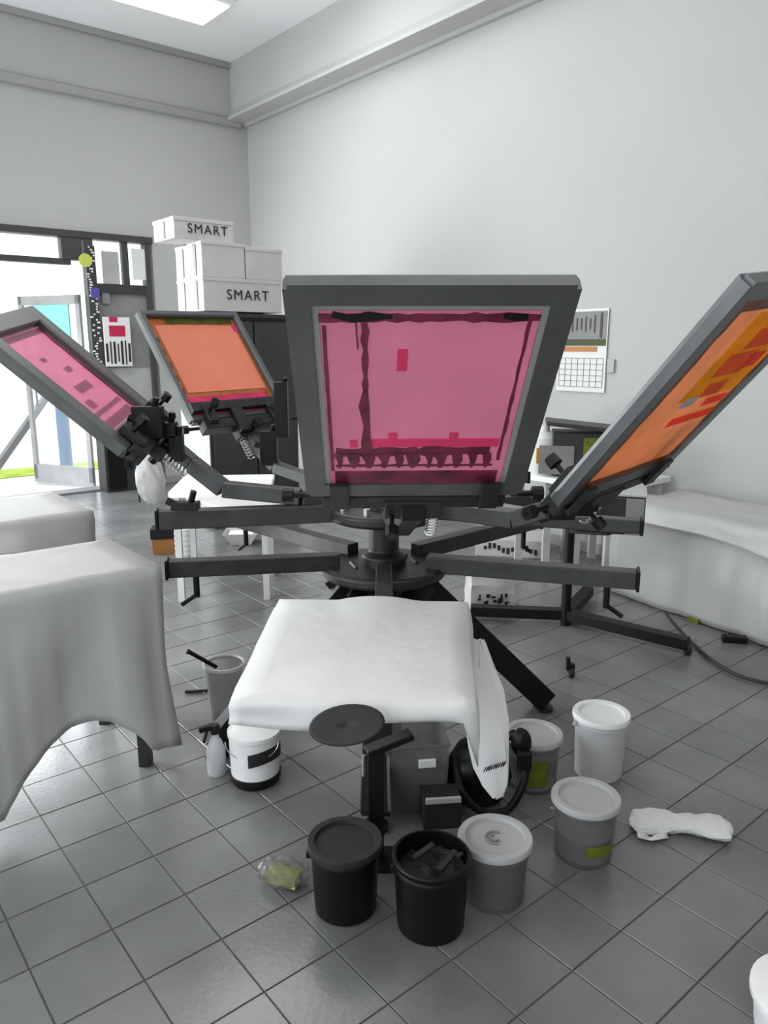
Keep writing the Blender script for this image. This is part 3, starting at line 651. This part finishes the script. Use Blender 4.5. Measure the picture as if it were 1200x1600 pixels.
# white pot with black band
o = thing('paint_pot', 'white pot with black label and black base left under the platen', 'paint pot', (-.485, 2.60, 0))
r_ = .09
obj('body', lathe([(0, .03), (r_, .03), (r_ + .004, .2), (r_ - .004, .205), (0, .205)], 36), M['wplastic'], o, smooth=True)
obj('base_ring', lathe([(0, 0), (r_ - .006, 0), (r_ + .006, .02), (r_ + .006, .04), (0, .04)], 36), M['black'], o, smooth=True)
bm = bmesh.new(); n = 20
for i in range(n):
    a0, a1 = R(-95 + i * 5.0), R(-95 + (i + 1) * 5.0); z0 = .10 + .012 * math.sin(i / n * 3); rr = r_ + .006
    vs = [bm.verts.new((rr * math.cos(a), rr * math.sin(a), z)) for a, z in ((a0, z0), (a1, z0), (a1, z0 + .05), (a0, z0 + .05))]; bm.faces.new(vs)
obj('black_label', bm, M['text'], o, solid=.002)
obj('lid', lathe([(0, .215), (.07, .215), (.085, .207), (.098, .207), (.098, .192), (.09, .19)], 36), M['wplastic'], o, smooth=True)
obj('bail_handle', tube([(.098 * math.cos(R(a)), .098 * math.sin(R(a)) * .3 - .05, .18 - .0 - .06 * math.sin(R(a + 180))) for a in range(180, 361, 15)], .002, 5), M['bright'], o)
# spray bottle beside it
o = thing('spray_bottle', 'clear spray bottle with black trigger head by the white pot', 'bottle', (-.64, 2.64, 0), R(30))
obj('bottle', lathe([(0, 0), (.032, 0), (.036, .01), (.036, .10), (.022, .14), (.014, .15), (.014, .165), (0, .165)], 20), M['sheer_lid'], o, smooth=True)
bm = box((0, 0, .185), (.035, .03, .035)); bx(bm, (-.035, 0, .195), (.05, .02, .02)); beam(bm, (-.03, 0, .185), (-.045, 0, .14), .012, .01); obj('trigger_head', bm, M['black'], o, bevel=.003)
# grey bin with stick
bp = P(350, 1037, .25)
o = thing('waste_bin', 'cloudy grey bin half hidden left of the front platen', 'bin', (bp.x, bp.y, 0))
obj('body', lathe([(0, 0), (.065, 0), (.085, .25), (.081, .25), (.062, .006), (0, .006)], 30), M['sheer_pail'], o, smooth=True)
obj('rim', lathe([(.081, .248), (.092, .243), (.092, .256), (.084, .258), (.081, .248)], 30), M['sheer_lid'], o, smooth=True)
p1, p2 = P(296, 1019, .34), Vector((bp.x + .03, bp.y, .03))
o = thing('black_stick', 'thin black stick leaning in the cloudy grey bin', 'stick', p1)
obj('shaft', rod(bmesh.new(), (0, 0, 0), (bp.x - .035 - p1.x, bp.y - p1.y, .235 - .34), .009), M['black'], o)
obj('grip', rod(bmesh.new(), (0, 0, 0), (-.01, -.003, .006), .011), M['rubber'], o)
o = thing('squeegee_blade', 'thin dark rod lying on the floor left of the bin', 'rod', P(308, 1080, .01))
obj('rod', rod(bmesh.new(), (-.055, -.008, .0), (.06, .01, .0), .008), M['dsteel'], o); obj('tip', rod(bmesh.new(), (.06, .01, 0), (.075, .012, 0), .009, .004), M['black'], o)

# ================================================================== BUCKETS
def bucket(name, label, cat, loc, r, h, body, group='ink pails on the floor', lid=None, rim=None, handle=True, lab=None, hang=0, tr=None):
    o = thing(name, label, cat, (loc[0], loc[1], 0), 0, group); rb = r * .88; rim = rim or body
    obj('body', lathe([(0, 0), (rb - .004, 0), (rb, .004), (r - .004, h - .03), (r - .008, h - .03), (rb - .006, .008), (0, .008)], 40), body, o, smooth=True)
    obj('rim', lathe([(r - .008, h - .03), (r + .001, h - .032), (r + .001, h - .024), (r - .002, h - .02), (r + .003, h - .004), (r, h), (r - .008, h), (r - .008, h - .03)], 40), rim, o, smooth=True)
    if lid:
        obj('lid', lathe([(0, h - .006), (r - .018, h - .006), (r - .014, h + .004), (r + .004, h + .005), (r + .007, h), (r + .007, h - .014), (r + .004, h - .014)], 40), lid, o, smooth=True)
    if handle:
        a0 = hang
        pts = [((r + .004) * math.cos(R(a + a0)), (r + .004) * math.sin(R(a + a0)), h - .028 - .07 * math.sin(R(a))) for a in range(0, 181, 12)]
        ha = obj('bail_handle', tube(pts, .002, 5), M['bright'] if body is M['bplastic'] else M['wplastic'], o)
        for a in (0, 180): obj('handle_lug', box(((r + .004) * math.cos(R(a + a0)), (r + .004) * math.sin(R(a + a0)), h - .03), (.012, .016, .018)), rim, o, bevel=.002)
    if lab:
        mm, aa, ab, z0, z1 = lab; bm = bmesh.new(); n = 10
        for i in range(n):
            q0, q1 = R(aa + (ab - aa) * i / n), R(aa + (ab - aa) * (i + 1) / n)
            ra = rb + (r - rb) * z0 / h + .0025; rc = rb + (r - rb) * z1 / h + .0025
            bm.faces.new([bm.verts.new((q * math.cos(a), q * math.sin(a), z)) for a, z, q in ((q0, z0, ra), (q1, z0, ra), (q1, z1, rc), (q0, z1, rc))])
        obj('label_sticker', bm, mm, o, solid=.001)
    return o
bucket('bucket', 'black bucket with dark grey lid, left of the two black ones', 'bucket', (-.112, 1.935), .102, .215, M['bplastic'], lid=M['glid'], hang=12)
b2 = bucket('bucket', 'open black bucket full of dirty scraps, right of the two black ones', 'bucket', (.132, 1.868), .108, .22, M['bplastic'], hang=12)
bm = bmesh.new(); n = 26
g_ = [[None] * n for _ in range(9)]
for j in range(9):
    for i in range(n):
        rr = .094 * j / 8; a = 2 * math.pi * i / n; x_, y_ = rr * math.cos(a), rr * math.sin(a)
        g_[j][i] = bm.verts.new((x_, y_, .175 + .022 * noise.noise(Vector((x_ * 30, y_ * 30, 2)))))
for j in range(8):
    for i in range(n): bm.faces.new((g_[j][i], g_[j][(i + 1) % n], g_[j + 1][(i + 1) % n], g_[j + 1][i]))
obj('scraps', bm, M['ink'], b2, smooth=True)
for (a, b_, c_2, d) in ((.02, -.03, .07, .02), (-.05, .02, .01, .05), (.03, .05, .085, .0)): obj('scrap', beam(bmesh.new(), (a, b_, .19), (c_2, d, .215), .018, .008), M['glid'], b2, bevel=.002)
bucket('bucket', 'cloudy grey tub with round moulded lid beside the open black bucket', 'tub', (.327, 1.985), .103, .19, M['sheer_pail'], lid=M['sheer_lid'], handle=False)
o = bpy.data.objects['bucket.002']
bm = bmesh.new()
tube([(.028 * math.cos(R(a)), .028 * math.sin(R(a)), .187) for a in range(60, 300, 20)], .004, 6, bm); tube([(.014 * math.cos(R(a)), .014 * math.sin(R(a)), .187) for a in range(100, 330, 20)], .003, 6, bm)
obj('moulded_mark', bm, M['grey'], o)
obj('contents', lathe([(0, .012), (.085, .012), (.09, .12), (0, .12)], 30), M['liquid'], o, smooth=True)
o = bucket('bucket', 'cloudy tub with pale lid and olive label beside the white rag', 'tub', (.643, 2.175), .102, .20, M['sheer_pail'], lid=M['sheer_lid'], lab=(M['glbl'], -100, -42, .045, .085), hang=12)
obj('contents', lathe([(0, .012), (.083, .012), (.088, .09), (0, .09)], 30), M['lgrey'], o, smooth=True)
o = bucket('bucket', 'cloudy tub with pale lid and olive label next to the bag', 'tub', (.555, 2.58), .100, .20, M['sheer_pail'], lid=M['sheer_lid'], lab=(M['glbl'], -112, -66, .03, .14), hang=12)
obj('contents', lathe([(0, .012), (.083, .012), (.088, .12), (0, .12)], 30), M['lgrey'], o, smooth=True)
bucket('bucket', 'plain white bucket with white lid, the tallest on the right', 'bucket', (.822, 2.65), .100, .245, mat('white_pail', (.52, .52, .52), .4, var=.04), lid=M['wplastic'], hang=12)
# foam sponge wrapped in a bag
o = thing('sponge', 'yellow green sponge in clear wrap lying left of the black bucket', 'sponge', (-.305, 2.03, 0), R(-20))
bm = bmesh.new(); bx(bm, (0, 0, .022), (.10, .055, .032)); bmesh.ops.subdivide_edges(bm, edges=bm.edges[:], cuts=5, use_grid_fill=True)
for v in bm.verts: v.co += noise.noise_vector(v.co * 40) * .004
obj('foam', bm, M['yel'], o, smooth=True)
bm = bmesh.new(); bmesh.ops.create_icosphere(bm, subdivisions=4, radius=1)
for v in bm.verts:
    v.co = Vector((v.co.x * .082, v.co.y * .052, max(-.95, v.co.z) * .036 + .037)) + noise.noise_vector(v.co * 3) * .012; v.co.z = max(.001, v.co.z)
obj('clear_wrap', bm, M['sheer_pail'], o, smooth=True)
# folded white rag
rc = P(1062, 1302, 0)
o = thing('folded_rag', 'white crumpled rag roll lying on the floor right of the buckets', 'rag', (rc.x, rc.y + .01, 0), R(-5))
bm = bmesh.new(); n = 40; mrow = 14; grid = []
for i in range(n + 1):
    row = []
    u_ = i / n
    for j in range(mrow):
        a = 2 * math.pi * j / mrow; x_ = -.165 + .33 * u_; tap = min(1, (u_ * 8 + .35)) * min(1, ((1 - u_) * 8 + .4))
        yy = .055 * tap * math.cos(a) * (1 + .15 * math.sin(u_ * 9)); zz = .026 * tap * math.sin(a) + .028
        v = Vector((x_, yy + .01 * math.sin(u_ * 5), zz)); nn = noise.noise_vector(Vector((x_ * 22, yy * 30, zz * 30))) * .010; v += nn; v.z = max(.001, v.z); row.append(bm.verts.new(v))
    grid.append(row)
for a, b in zip(grid, grid[1:]):
    for j in range(mrow): bm.faces.new((a[j], a[(j + 1) % mrow], b[(j + 1) % mrow], b[j]))
bm.faces.new(grid[0]); bm.faces.new(grid[-1]); obj('roll', bm, M['cloth'], o, smooth=True)
bm = bmesh.new(); nn_ = 10; gg = [[bm.verts.new((-.15 + .10 * i / nn_, -.045 - .035 * j / nn_ * (1 - abs(i / nn_ - .4)), .012 + .014 * math.sin(i * .9 + j * .5) * (1 - j / nn_) + .003)) for i in range(nn_ + 1)] for j in range(nn_ + 1)]
for j in range(nn_):
    for i in range(nn_): bm.faces.new((gg[j][i], gg[j][i + 1], gg[j + 1][i + 1], gg[j + 1][i]))
obj('loose_corner', bm, M['cloth'], o, smooth=True, solid=.002)
# white round lid corner at lower right
o = thing('white_tub', 'white round tub cut off by the lower right corner', 'tub', (1.02, 1.50, 0))
obj('body', lathe([(0, 0), (.13, 0), (.14, .10), (0, .10)], 40), M['wplastic'], o, smooth=True); obj('lid', lathe([(.0, .108), (.135, .108), (.148, .104), (.148, .09), (.14, .088)], 40), M['wplastic'], o, smooth=True)

# ================================================================== COVERED TABLES
def table_frame(parent, ring, z, m, inset=.05, tops=True):
    cen = sum((Vector(p).to_2d() for p in ring), Vector((0, 0))) / len(ring)
    pts = [Vector(p).to_2d() + (cen - Vector(p).to_2d()).normalized() * inset for p in ring]
    if tops: obj('table_top', poly(bmesh.new(), [p for p in pts], z - .03, z - .004), m, parent)
    for p in pts:
        q = p + (cen - p).normalized() * .05; obj('leg', box((q.x, q.y, (z - .03) / 2), (.045, .045, z - .03)), M['dsteel'], parent, bevel=.003)
k1 = P(250, 884, .8); k0 = k1 - U * 1.15; kb = k1 + V * .52; kc = k0 + V * .52
t1 = thing('covered_table', 'sheet covered table nearest the camera on the left', 'table', (0, 0, 0), group='tables under dust sheets')
table_frame(t1, [k0, k1, kb, kc], .8, M['grey'])
def hem1(i, t):
    if i == 0:                                         # front: k0 -> k1
        d = (1 - t) * 1.15; z = .07 + .03 * math.sin(t * 9)
        if .10 < d < .62: z += .20 * math.sin((d - .10) / .52 * math.pi) ** .7
        return z
    if i == 1: return .07 + .03 * math.sin(t * 7)
    return .25
cover('dust_sheet', M['sheet'], t1, [k0, k1, kb, kc], .8, hem1, rows=16, per=44, amp=.028, flare=.035, seed=5, freq=20, rnd=.006, sides=(0, 1))
A2 = P(146, 799, .85); Br = A2 + V * .62
t2 = thing('covered_table', 'smaller sheet covered table behind the nearest one on the left', 'table', (0, 0, 0), group='tables under dust sheets')
ring2 = [A2 - U * 1.1, A2, Br, Br - U * 1.1]
table_frame(t2, ring2, .85, M['grey'])
cover('dust_sheet', M['sheet'], t2, ring2, .85, lambda i, t: (.70 + .02 * math.sin(t * 12)) if i != 1 else .48, rows=8, per=24, amp=.018, flare=.02, seed=9, rnd=.006, sides=(0, 1, 2))
B1, B2 = P(958, 925), P(1200, 1005); dv = (B2 - B1).normalized(); nb = Vector((-dv.y, dv.x, 0));  nb = nb if nb.y > 0 else -nb
Bf0, Bf1 = B1, B1 + dv * 2.4; Bb1, Bb0 = Bf1 + nb * .66, Bf0 + nb * .66
t3 = thing('covered_bench', 'long low bench under clear plastic sheet along the right wall', 'bench', (0, 0, 0))
ringb = [Bf0, Bf1, Bb1, Bb0]
table_frame(t3, ringb, .60, M['grey'], .06)
obj('under_shelf', poly(bmesh.new(), [Vector(p).to_2d() + (sum((Vector(q).to_2d() for q in ringb), Vector((0, 0))) / 4 - Vector(p).to_2d()).normalized() * .12 for p in ringb], .2, .22), M['grey'], t3)
obj('dark_crate', box((Bf0 + dv * .7 + nb * .33 + ZU * .12), (.4, .4, .2), ), M['cab'], t3)
cover('plastic_sheet', M['sheer_sheet'], t3, ringb, lambda p: .61 + .02 * noise.noise(Vector((p[0] * 5, p[1] * 5, 1))), lambda i, t: .012, rows=16, per=36, amp=.035, flare=.04, seed=21, freq=12, rnd=.01)
cover('top_sheet', M['sheet'], t3, ringb, lambda p: .625 + .02 * noise.noise(Vector((p[0] * 5, p[1] * 5, 1))), lambda i, t: .50 + .04 * math.sin(t * 8 + i), rows=8, per=30, amp=.025, flare=.06, seed=13, freq=14, rnd=.012)
for (x, y, sc) in ((1028, 948, 1), (1078, 968, 1), (1192, 1000, 1.2), (1196, 985, .8)):
    p = P(x, y, 0); o = thing('green_tape', {1028: 'olive scrap at hem of the plastic sheet, leftmost', 1078: 'olive scrap at hem of the plastic sheet, second from left', 1192: 'larger olive scrap at right picture edge on the floor', 1196: 'small olive scrap just above the larger one at the right edge'}[x], 'scrap', (p.x, p.y - .05, 0), R(-50), 'olive scraps by the bench')
    bm = box((0, 0, .014), (.07 * sc, .03 * sc, .028)); bmesh.ops.subdivide_edges(bm, edges=bm.edges[:], cuts=3, use_grid_fill=True)
    for v in bm.verts: v.co += noise.noise_vector(v.co * 60) * .004; v.co.z = max(.001, v.co.z)
    obj('scrap', bm, M['glbl'], o)
p = P(1147, 1003); o = thing('black_battery', 'small black block on the floor in front of the bench', 'block', (p.x, p.y, 0), R(-12))
obj('body', box((0, 0, .018), (.13, .05, .036)), M['black'], o, bevel=.006); obj('terminal', box((-.05, 0, .04), (.015, .02, .01)), M['dsteel'], o)
p = P(892, 1058); o = thing('black_castor', 'small black castor standing alone on the open floor', 'castor', (p.x, p.y, 0))
obj('wheel', lathe([(0, -.012), (.026, -.012), (.028, 0), (.026, .012), (0, .012)], 20, m=Matrix.Translation((0, 0, .028)) @ Matrix.Rotation(R(90), 4, 'Y')), M['rubber'], o, smooth=True); obj('stem', rod(box((-.006, 0, .055), (.04, .03, .03)), (-.012, .0, .06), (-.02, 0, .105), .011), M['black'], o)
# black hose
hp = [P(1040, 958, .05), P(1062, 985, .03), P(1085, 1008, .012), P(1110, 1030, .012), P(1140, 1049, .012), P(1175, 1062, .012), P(1215, 1070, .012), P(1260, 1078, .012)]
o = obj('floor_cable', tube(spline(hp), .009, 8), M['rubber'], smooth=True); tag(o, 'black cable snaking over the floor from the stand to the right edge', 'cable')

# ================================================================== FLASH DRYER behind the press on the right
pc = P(883, 976)
dr = thing('flash_dryer', 'dark flash dryer on a post with black floor legs right of press', 'dryer', (pc.x, pc.y, 0))
def D(p): return Vector(p) - Vector((pc.x, pc.y, 0))
obj('post', rod(bmesh.new(), (0, 0, .0), (0, 0, .60), .028), M['black'], dr, smooth=True)
cr = P(1075, 1006, .06); e1 = D(cr); e1.z = .06
e2 = D(P(735, 968)); e2.z = .06
for e_ in (e1, e2): 
    l_ = obj('base_leg', beam(bmesh.new(), (0, .02, .06), e_, .07, .06), M['black'], dr, bevel=.004)
    obj('castor', lathe([(0, -.012), (.03, -.012), (.03, .012), (0, .012)], 18, m=Matrix.Translation((e_.x, e_.y, .03)) @ Matrix.Rotation(R(90), 4, 'Y')), M['rubber'], l_, smooth=True)
obj('base_leg', beam(bmesh.new(), (0, 0, .06), (.25, .45, .06), .07, .06), M['black'], dr, bevel=.004)
h0 = D(PY(955, 795, 4.0)); 
obj('support_arm', beam(bmesh.new(), (0, 0, .58), (h0.x, h0.y, h0.z - .12), .05, .05), M['black'], dr, bevel=.003)
hm = Matrix.Translation(h0) @ Matrix.Rotation(R(-18), 4, 'Z')
obj('heater_head', box((0, 0, 0), (.34, .34, .20)), M['dsteel'], dr, bevel=.01, mw=hm)
obj('heater_cover', box((.0, 0, .108), (.35, .35, .012)), M['lgrey'], dr, bevel=.003, mw=hm); obj('side_plate', box((.12, -.176, 0), (.09, .008, .19)), M['grey'], dr, bevel=.002, mw=hm)

# printed white bag / carton on the floor under the press
p = P(768, 955); o = thing('printed_bag', 'white plastic bag with black print on the floor under the press', 'bag', (p.x, p.y + .1, 0), R(8))
bm = bmesh.new(); bx(bm, (0, 0, .11), (.28, .16, .22)); bmesh.ops.subdivide_edges(bm, edges=bm.edges[:], cuts=7, use_grid_fill=True)
for v in bm.verts:
    if v.co.z > .18: v.co.z += .07 * max(0, 1 - abs(v.co.x - .06) / .08); v.co.y *= .6
    v.co += noise.noise_vector(v.co * 14) * .014; v.co.z = max(.001, v.co.z)
obj('body', bm, M['card'], o, smooth=True)
bm = bmesh.new()
for q in range(16): bx(bm, (random.uniform(-.10, .09), -.094, random.uniform(.03, .12)), (random.uniform(.012, .03), .004, random.uniform(.01, .025)))
obj('black_print', bm, M['text'], o)
p = P(800, 862); o = thing('printed_carton', 'white carton with dark print seen between the right press arms', 'carton', (p.x, p.y, 0), R(-12))
obj('body', box((0, 0, .07), (.55, .35, .14)), M['card'], o, bevel=.005)
bm = bmesh.new()
for q in range(12): bx(bm, (-.2 + q * .035, -.178, .07 + .02 * math.sin(q)), (.022, .004, random.uniform(.02, .05)))
obj('black_print', bm, M['text'], o)
# small things between the left tables and the press
p = P(256, 866); o = thing('brown_carton', 'small brown cardboard box on the floor beyond the left tables', 'box', (p.x, p.y, 0), R(10))
obj('body', box((0, .08, .06), (.17, .14, .12)), M['brown'], o, bevel=.003); obj('dark_lid', box((0, .08, .16), (.19, .16, .08)), M['black'], o, bevel=.003)
p = P(288, 868); o = thing('paper_roll', 'white ribbed roll standing beside the small brown box', 'roll', (p.x, p.y, 0))
obj('roll', lathe([(0, 0)] + [(.065 + .004 * (q % 2), .02 * q) for q in range(12)] + [(0, .225)], 24), M['paper'], o, smooth=False)
p = P(378, 848, 0); o = thing('white_tray', 'low white tray on the floor behind the left press arms', 'tray', (p.x, p.y, 0), R(4))
bm = lathe([(0, 0), (.10, 0), (.17, .10), (.165, .10), (.095, .008), (0, .008)], 4, m=Matrix.Diagonal((1.15, 1.0, 1, 1)) @ Matrix.Rotation(R(45), 4, 'Z')); obj('body', bm, M['card'], o); obj('paper', box((0, 0, .085), (.2, .16, .006)), M['paper'], o)
# grey bag on covered table
p = P(238, 788, .85); o = thing('grey_bag', 'light grey plastic bag hanging behind the left screen clamp', 'bag', (p.x, p.y - .0, .85))
bm = bmesh.new(); bmesh.ops.create_icosphere(bm, subdivisions=4, radius=1)
for v in bm.verts:
    f_ = (v.co.z + 1) / 2; v.co = Vector((v.co.x * (.078 - .015 * f_), v.co.y * .05, f_ * .24 + .005)) + noise.noise_vector(v.co * 2.5) * .012; v.co.z = max(.004, v.co.z)
obj('body', bm, M['sheer_lid'], o, smooth=True); obj('tie', rod(bmesh.new(), (-.06, 0, .01), (-.07, 0, .2), .004), M['black'], o)

# ================================================================== BACK OF THE ROOM
# charcoal cabinet and stacked cartons
DY = 6.6
c0 = PY(323, 560, DY); base = Vector((c0.x, c0.y, 0))
MC = Matrix.Translation(base) @ Matrix.Rotation(TH, 4, 'Z')           # x along U, y along V; camera-facing corner at origin
def zrow(y): 
    return onplane(323, y, base, Vector((0, 1, 0))).z
z_top, z_a, z_b, z_c = zrow(341), zrow(375), zrow(432), zrow(486)
cab = thing('storage_cabinet', 'dark charcoal cabinet below the stacked cartons', 'cabinet', mw=MC)
obj('body', box((.46, .28, z_c / 2), (.90, .54, z_c - .02)), M['cab'], cab, bevel=.005)
obj('side_panel', box((-.004, .28, z_c / 2), (.008, .54, z_c - .06)), M['lgrey'], cab)
for q in range(2): 
    d_ = obj('door', box((.24 + q * .44, -.002, z_c / 2), (.42, .018, z_c - .12)), M['cab'], cab, bevel=.003); obj('handle', box((.40 + q * .12, -.02, z_c * .55), (.015, .02, .14)), M['dsteel'], d_)
obj('shelf_edge', box((.46, -.015, z_c - .06), (.9, .012, .03)), M['black'], cab)
def carton(label, x0, x1, y0, y1, z0, z1, txt=None, ts_=.09, rz=0, grey=False):
    o = thing('carton', label, 'carton', mw=MC @ Matrix.Translation(((x0 + x1) / 2, (y0 + y1) / 2, z0 + .001)) @ Matrix.Rotation(R(rz), 4, 'Z'), group='cartons stacked on the cabinet')
    sx, sy, h = x1 - x0, y1 - y0, z1 - z0 - .004
    obj('body', box((0, 0, h / 2), (sx, sy, h)), M['card'], o, bevel=.004)
    obj('lid_flap', box((0, 0, h - .012), (sx + .01, sy + .01, .03)), M['card'], o, bevel=.003)
    obj('packing_tape', box((-sx / 2 - .0055, 0, h / 2), (.004, .05, h * .9)), M['gcard'], o)
    if txt: text_mesh(txt, ts_, M['text'], o, Matrix.Translation((sx * .05, -sy / 2 - .0065, h * .5)) @ Matrix.Rotation(R(90), 4, 'X'))
    return o
def ux(x, y=400):      # distance along U on the front face plane through base
    p = onplane(x, y, base, V); return (p - base).dot(U)
def vy(x, y=400): p = onplane(x, y, base, U); return (p - base).dot(V)
carton('white carton alone on top of the stack, lettered SMART', ux(276), ux(368), 0.02, .42, z_a, z_top, 'SMART', .105)
sp_ = (z_a - z_b)
carton('white carton at the front corner of the middle row', 0, ux(382), 0, .26, z_b, z_a)
carton('white carton behind the front corner of the middle row', 0.02, ux(380), .28, .54, z_b, z_a - .01)
carton('white carton right end of the middle row under blank wall', ux(384), ux(440), 0.0, .52, z_b, z_a - .02)
carton('white carton in the lowest row, lettered SMART', .0, ux(438), .0, .26, z_c + .002, z_b, 'SMART', .12)
carton('white carton in the lowest row behind the lettered one', .02, ux(436), .28, .54, z_c + .002, z_b)
# white lid worktable at the back left with a white cloth
p = P(355, 765, .0)
o = thing('white_worktable', 'white topped table behind the coral screen', 'table', (-1.05, 4.95, 0), R(5))
obj('table_top', box((0, 0, .70), (.62, .62, .04)), M['wplastic'], o, bevel=.006)
for sx in (-1, 1):
    for sy in (-1, 1): obj('leg', box((sx * .27, sy * .27, .34), (.04, .04, .68)), M['lgrey'], o)
# right back counter with things
wp = lambda x, y, off: onplane(x, y, CORNER - U * off, U)
q0 = wp(800, 700, .75); q1 = wp(960, 700, .75)
ct = thing('back_counter', 'white counter along the right wall behind the press', 'counter', (0, 0, 0))
zc_ = .70
ra, rb_ = Vector((q0.x, q0.y, 0)), Vector((q1.x, q1.y, 0)); rc_, rd_ = rb_ + U * .72, ra + U * .72
obj('worktop', poly(bmesh.new(), [ra.to_2d(), rb_.to_2d(), rc_.to_2d(), rd_.to_2d()], zc_ - .04, zc_), M['wplastic'], ct, bevel=.004)
for f_ in (.05, .35, .65, .95):
    for g_2 in (.06, .62):
        q = ra.lerp(rb_, f_) + U * g_2; obj('leg', box((q.x, q.y, (zc_ - .04) / 2), (.05, .05, zc_ - .04)), M['lgrey'], ct)
def on_counter(x, off, z=zc_): return wp(x, 740, off)
p = on_counter(846, .6); o = thing('white_canister', 'white canister with yellow label on the back counter', 'canister', (p.x, p.y, zc_), TH - R(40))
obj('body', lathe([(0, 0), (.13, 0), (.135, .01), (.135, .26), (.10, .30), (0, .30)], 30), M['wplastic'], o, smooth=True); obj('cap', lathe([(0, .30), (.045, .30), (.045, .34), (0, .34)], 20), M['wplastic'], o)
obj('yellow_label', box((-.02, -.136, .14), (.10, .012, .11)), M['gold'], o, bevel=.002); obj('green_label', box((.06, -.125, .14), (.05, .012, .10)), M['lime'], o, bevel=.002)
p = on_counter(912, .48); o = thing('dark_machine', 'dark grey folded machine with olive panel on the counter', 'machine', (p.x, p.y, zc_), TH - R(50))
bm = box((0, .05, .16), (.46, .3, .30)); beam(bm, (-.28, .0, .38), (.24, .0, .33), .34, .03); obj('body', bm, M['cab'], o, bevel=.006)
obj('olive_panel', box((.08, -.106, .17), (.2, .012, .22)), M['glbl'], o); obj('grey_cover', box((-.2, -.106, .12), (.24, .012, .2)), M['grey'], o)
obj('lamp_arm', rod(bmesh.new(), (.25, 0, .33), (.34, 0, .47), .012), M['wplastic'], o); obj('lamp_head', lathe([(0, 0), (.045, .01), (.05, .05), (0, .08)], 16, m=Matrix.Translation((.35, -.0, .45))), M['black'], o)
# wall calendar
def wallrect(x0, x1, y0, y1):
    a = WR(x0, (y0 + y1) / 2, .012); b = WR(x1, (y0 + y1) / 2, .012); m_ = WR((x0 + x1) / 2, y0, .012)[1]; l_ = WR((x0 + x1) / 2, y1, .012)[1]; return a[0], b[0], l_, m_
a, b, c, d = wallrect(872, 948, 483, 612)
mwc = basis(CORNER - V * ((a + b) / 2) - U * .012 + ZU * c, -V, U, ZU)
mwc = Matrix(((-V.x, U.x, 0, 0), (-V.y, U.y, 0, 0), (0, 0, 1, 0), (0, 0, 0, 1))); mwc.translation = CORNER - V * ((a + b) / 2) - U * .012 + ZU * c
cal = thing('wall_calendar', 'wall calendar with picture above a date grid right of front screen', 'calendar', mw=mwc)
wd, ht = b - a, d - c
obj('sheet', box((0, 0, ht / 2), (wd, .006, ht)), M['paper'], cal); obj('picture', box((0, -.005, ht * .80), (wd * .96, .003, ht * .34)), M['grey'], cal)
obj('picture_ground', box((0, -.006, ht * .60), (wd * .96, .003, ht * .08)), M['dgreen'], cal); obj('orange_band', box((-.04, -.006, ht * .52), (wd * .8, .003, ht * .06)), M['orange'], cal)
bm = bmesh.new()
for q in range(6): bx(bm, (wd * (-.2 + q * .09), -.008, ht * .82), (.012, .003, ht * random.uniform(.12, .22)))
bx(bm, (wd * .38, -.008, ht * .8), (.02, .003, ht * .3)); obj('picture_strokes', bm, M['cab'], cal)
bm = bmesh.new()
for q in range(6): bx(bm, (0, -.005, ht * (.06 + q * .07)), (wd * .9, .002, .004))
for q in range(8): bx(bm, (wd * (-.45 + q * .9 / 7), -.005, ht * .235), (.004, .002, ht * .35))
obj('date_grid', bm, M['grey'], cal)
a = WR(956, 572, 0); o = rbox('light_switch', -.02, -.001, -a[0] - .03, -a[0] + .03, a[1] - .05, a[1] + .05, M['lgrey'], .003); del o['kind']; tag(o, 'small pale switch on the wall right of the calendar', 'switch')
# dark low cabinet by the door
p = P(190, 767); o = thing('shoe_cabinet', 'small black floor cabinet at the foot of the shopfront window', 'cabinet', (p.x + .05, p.y, 0), TH)
obj('body', box((0, .12, .30), (.42, .24, .60)), M['cab'], o, bevel=.004); obj('door', box((-.08, -.006, .30), (.2, .014, .54)), M['black'], o, bevel=.002); obj('plinth', box((0, .12, .01), (.4, .2, .02)), M['black'], o)
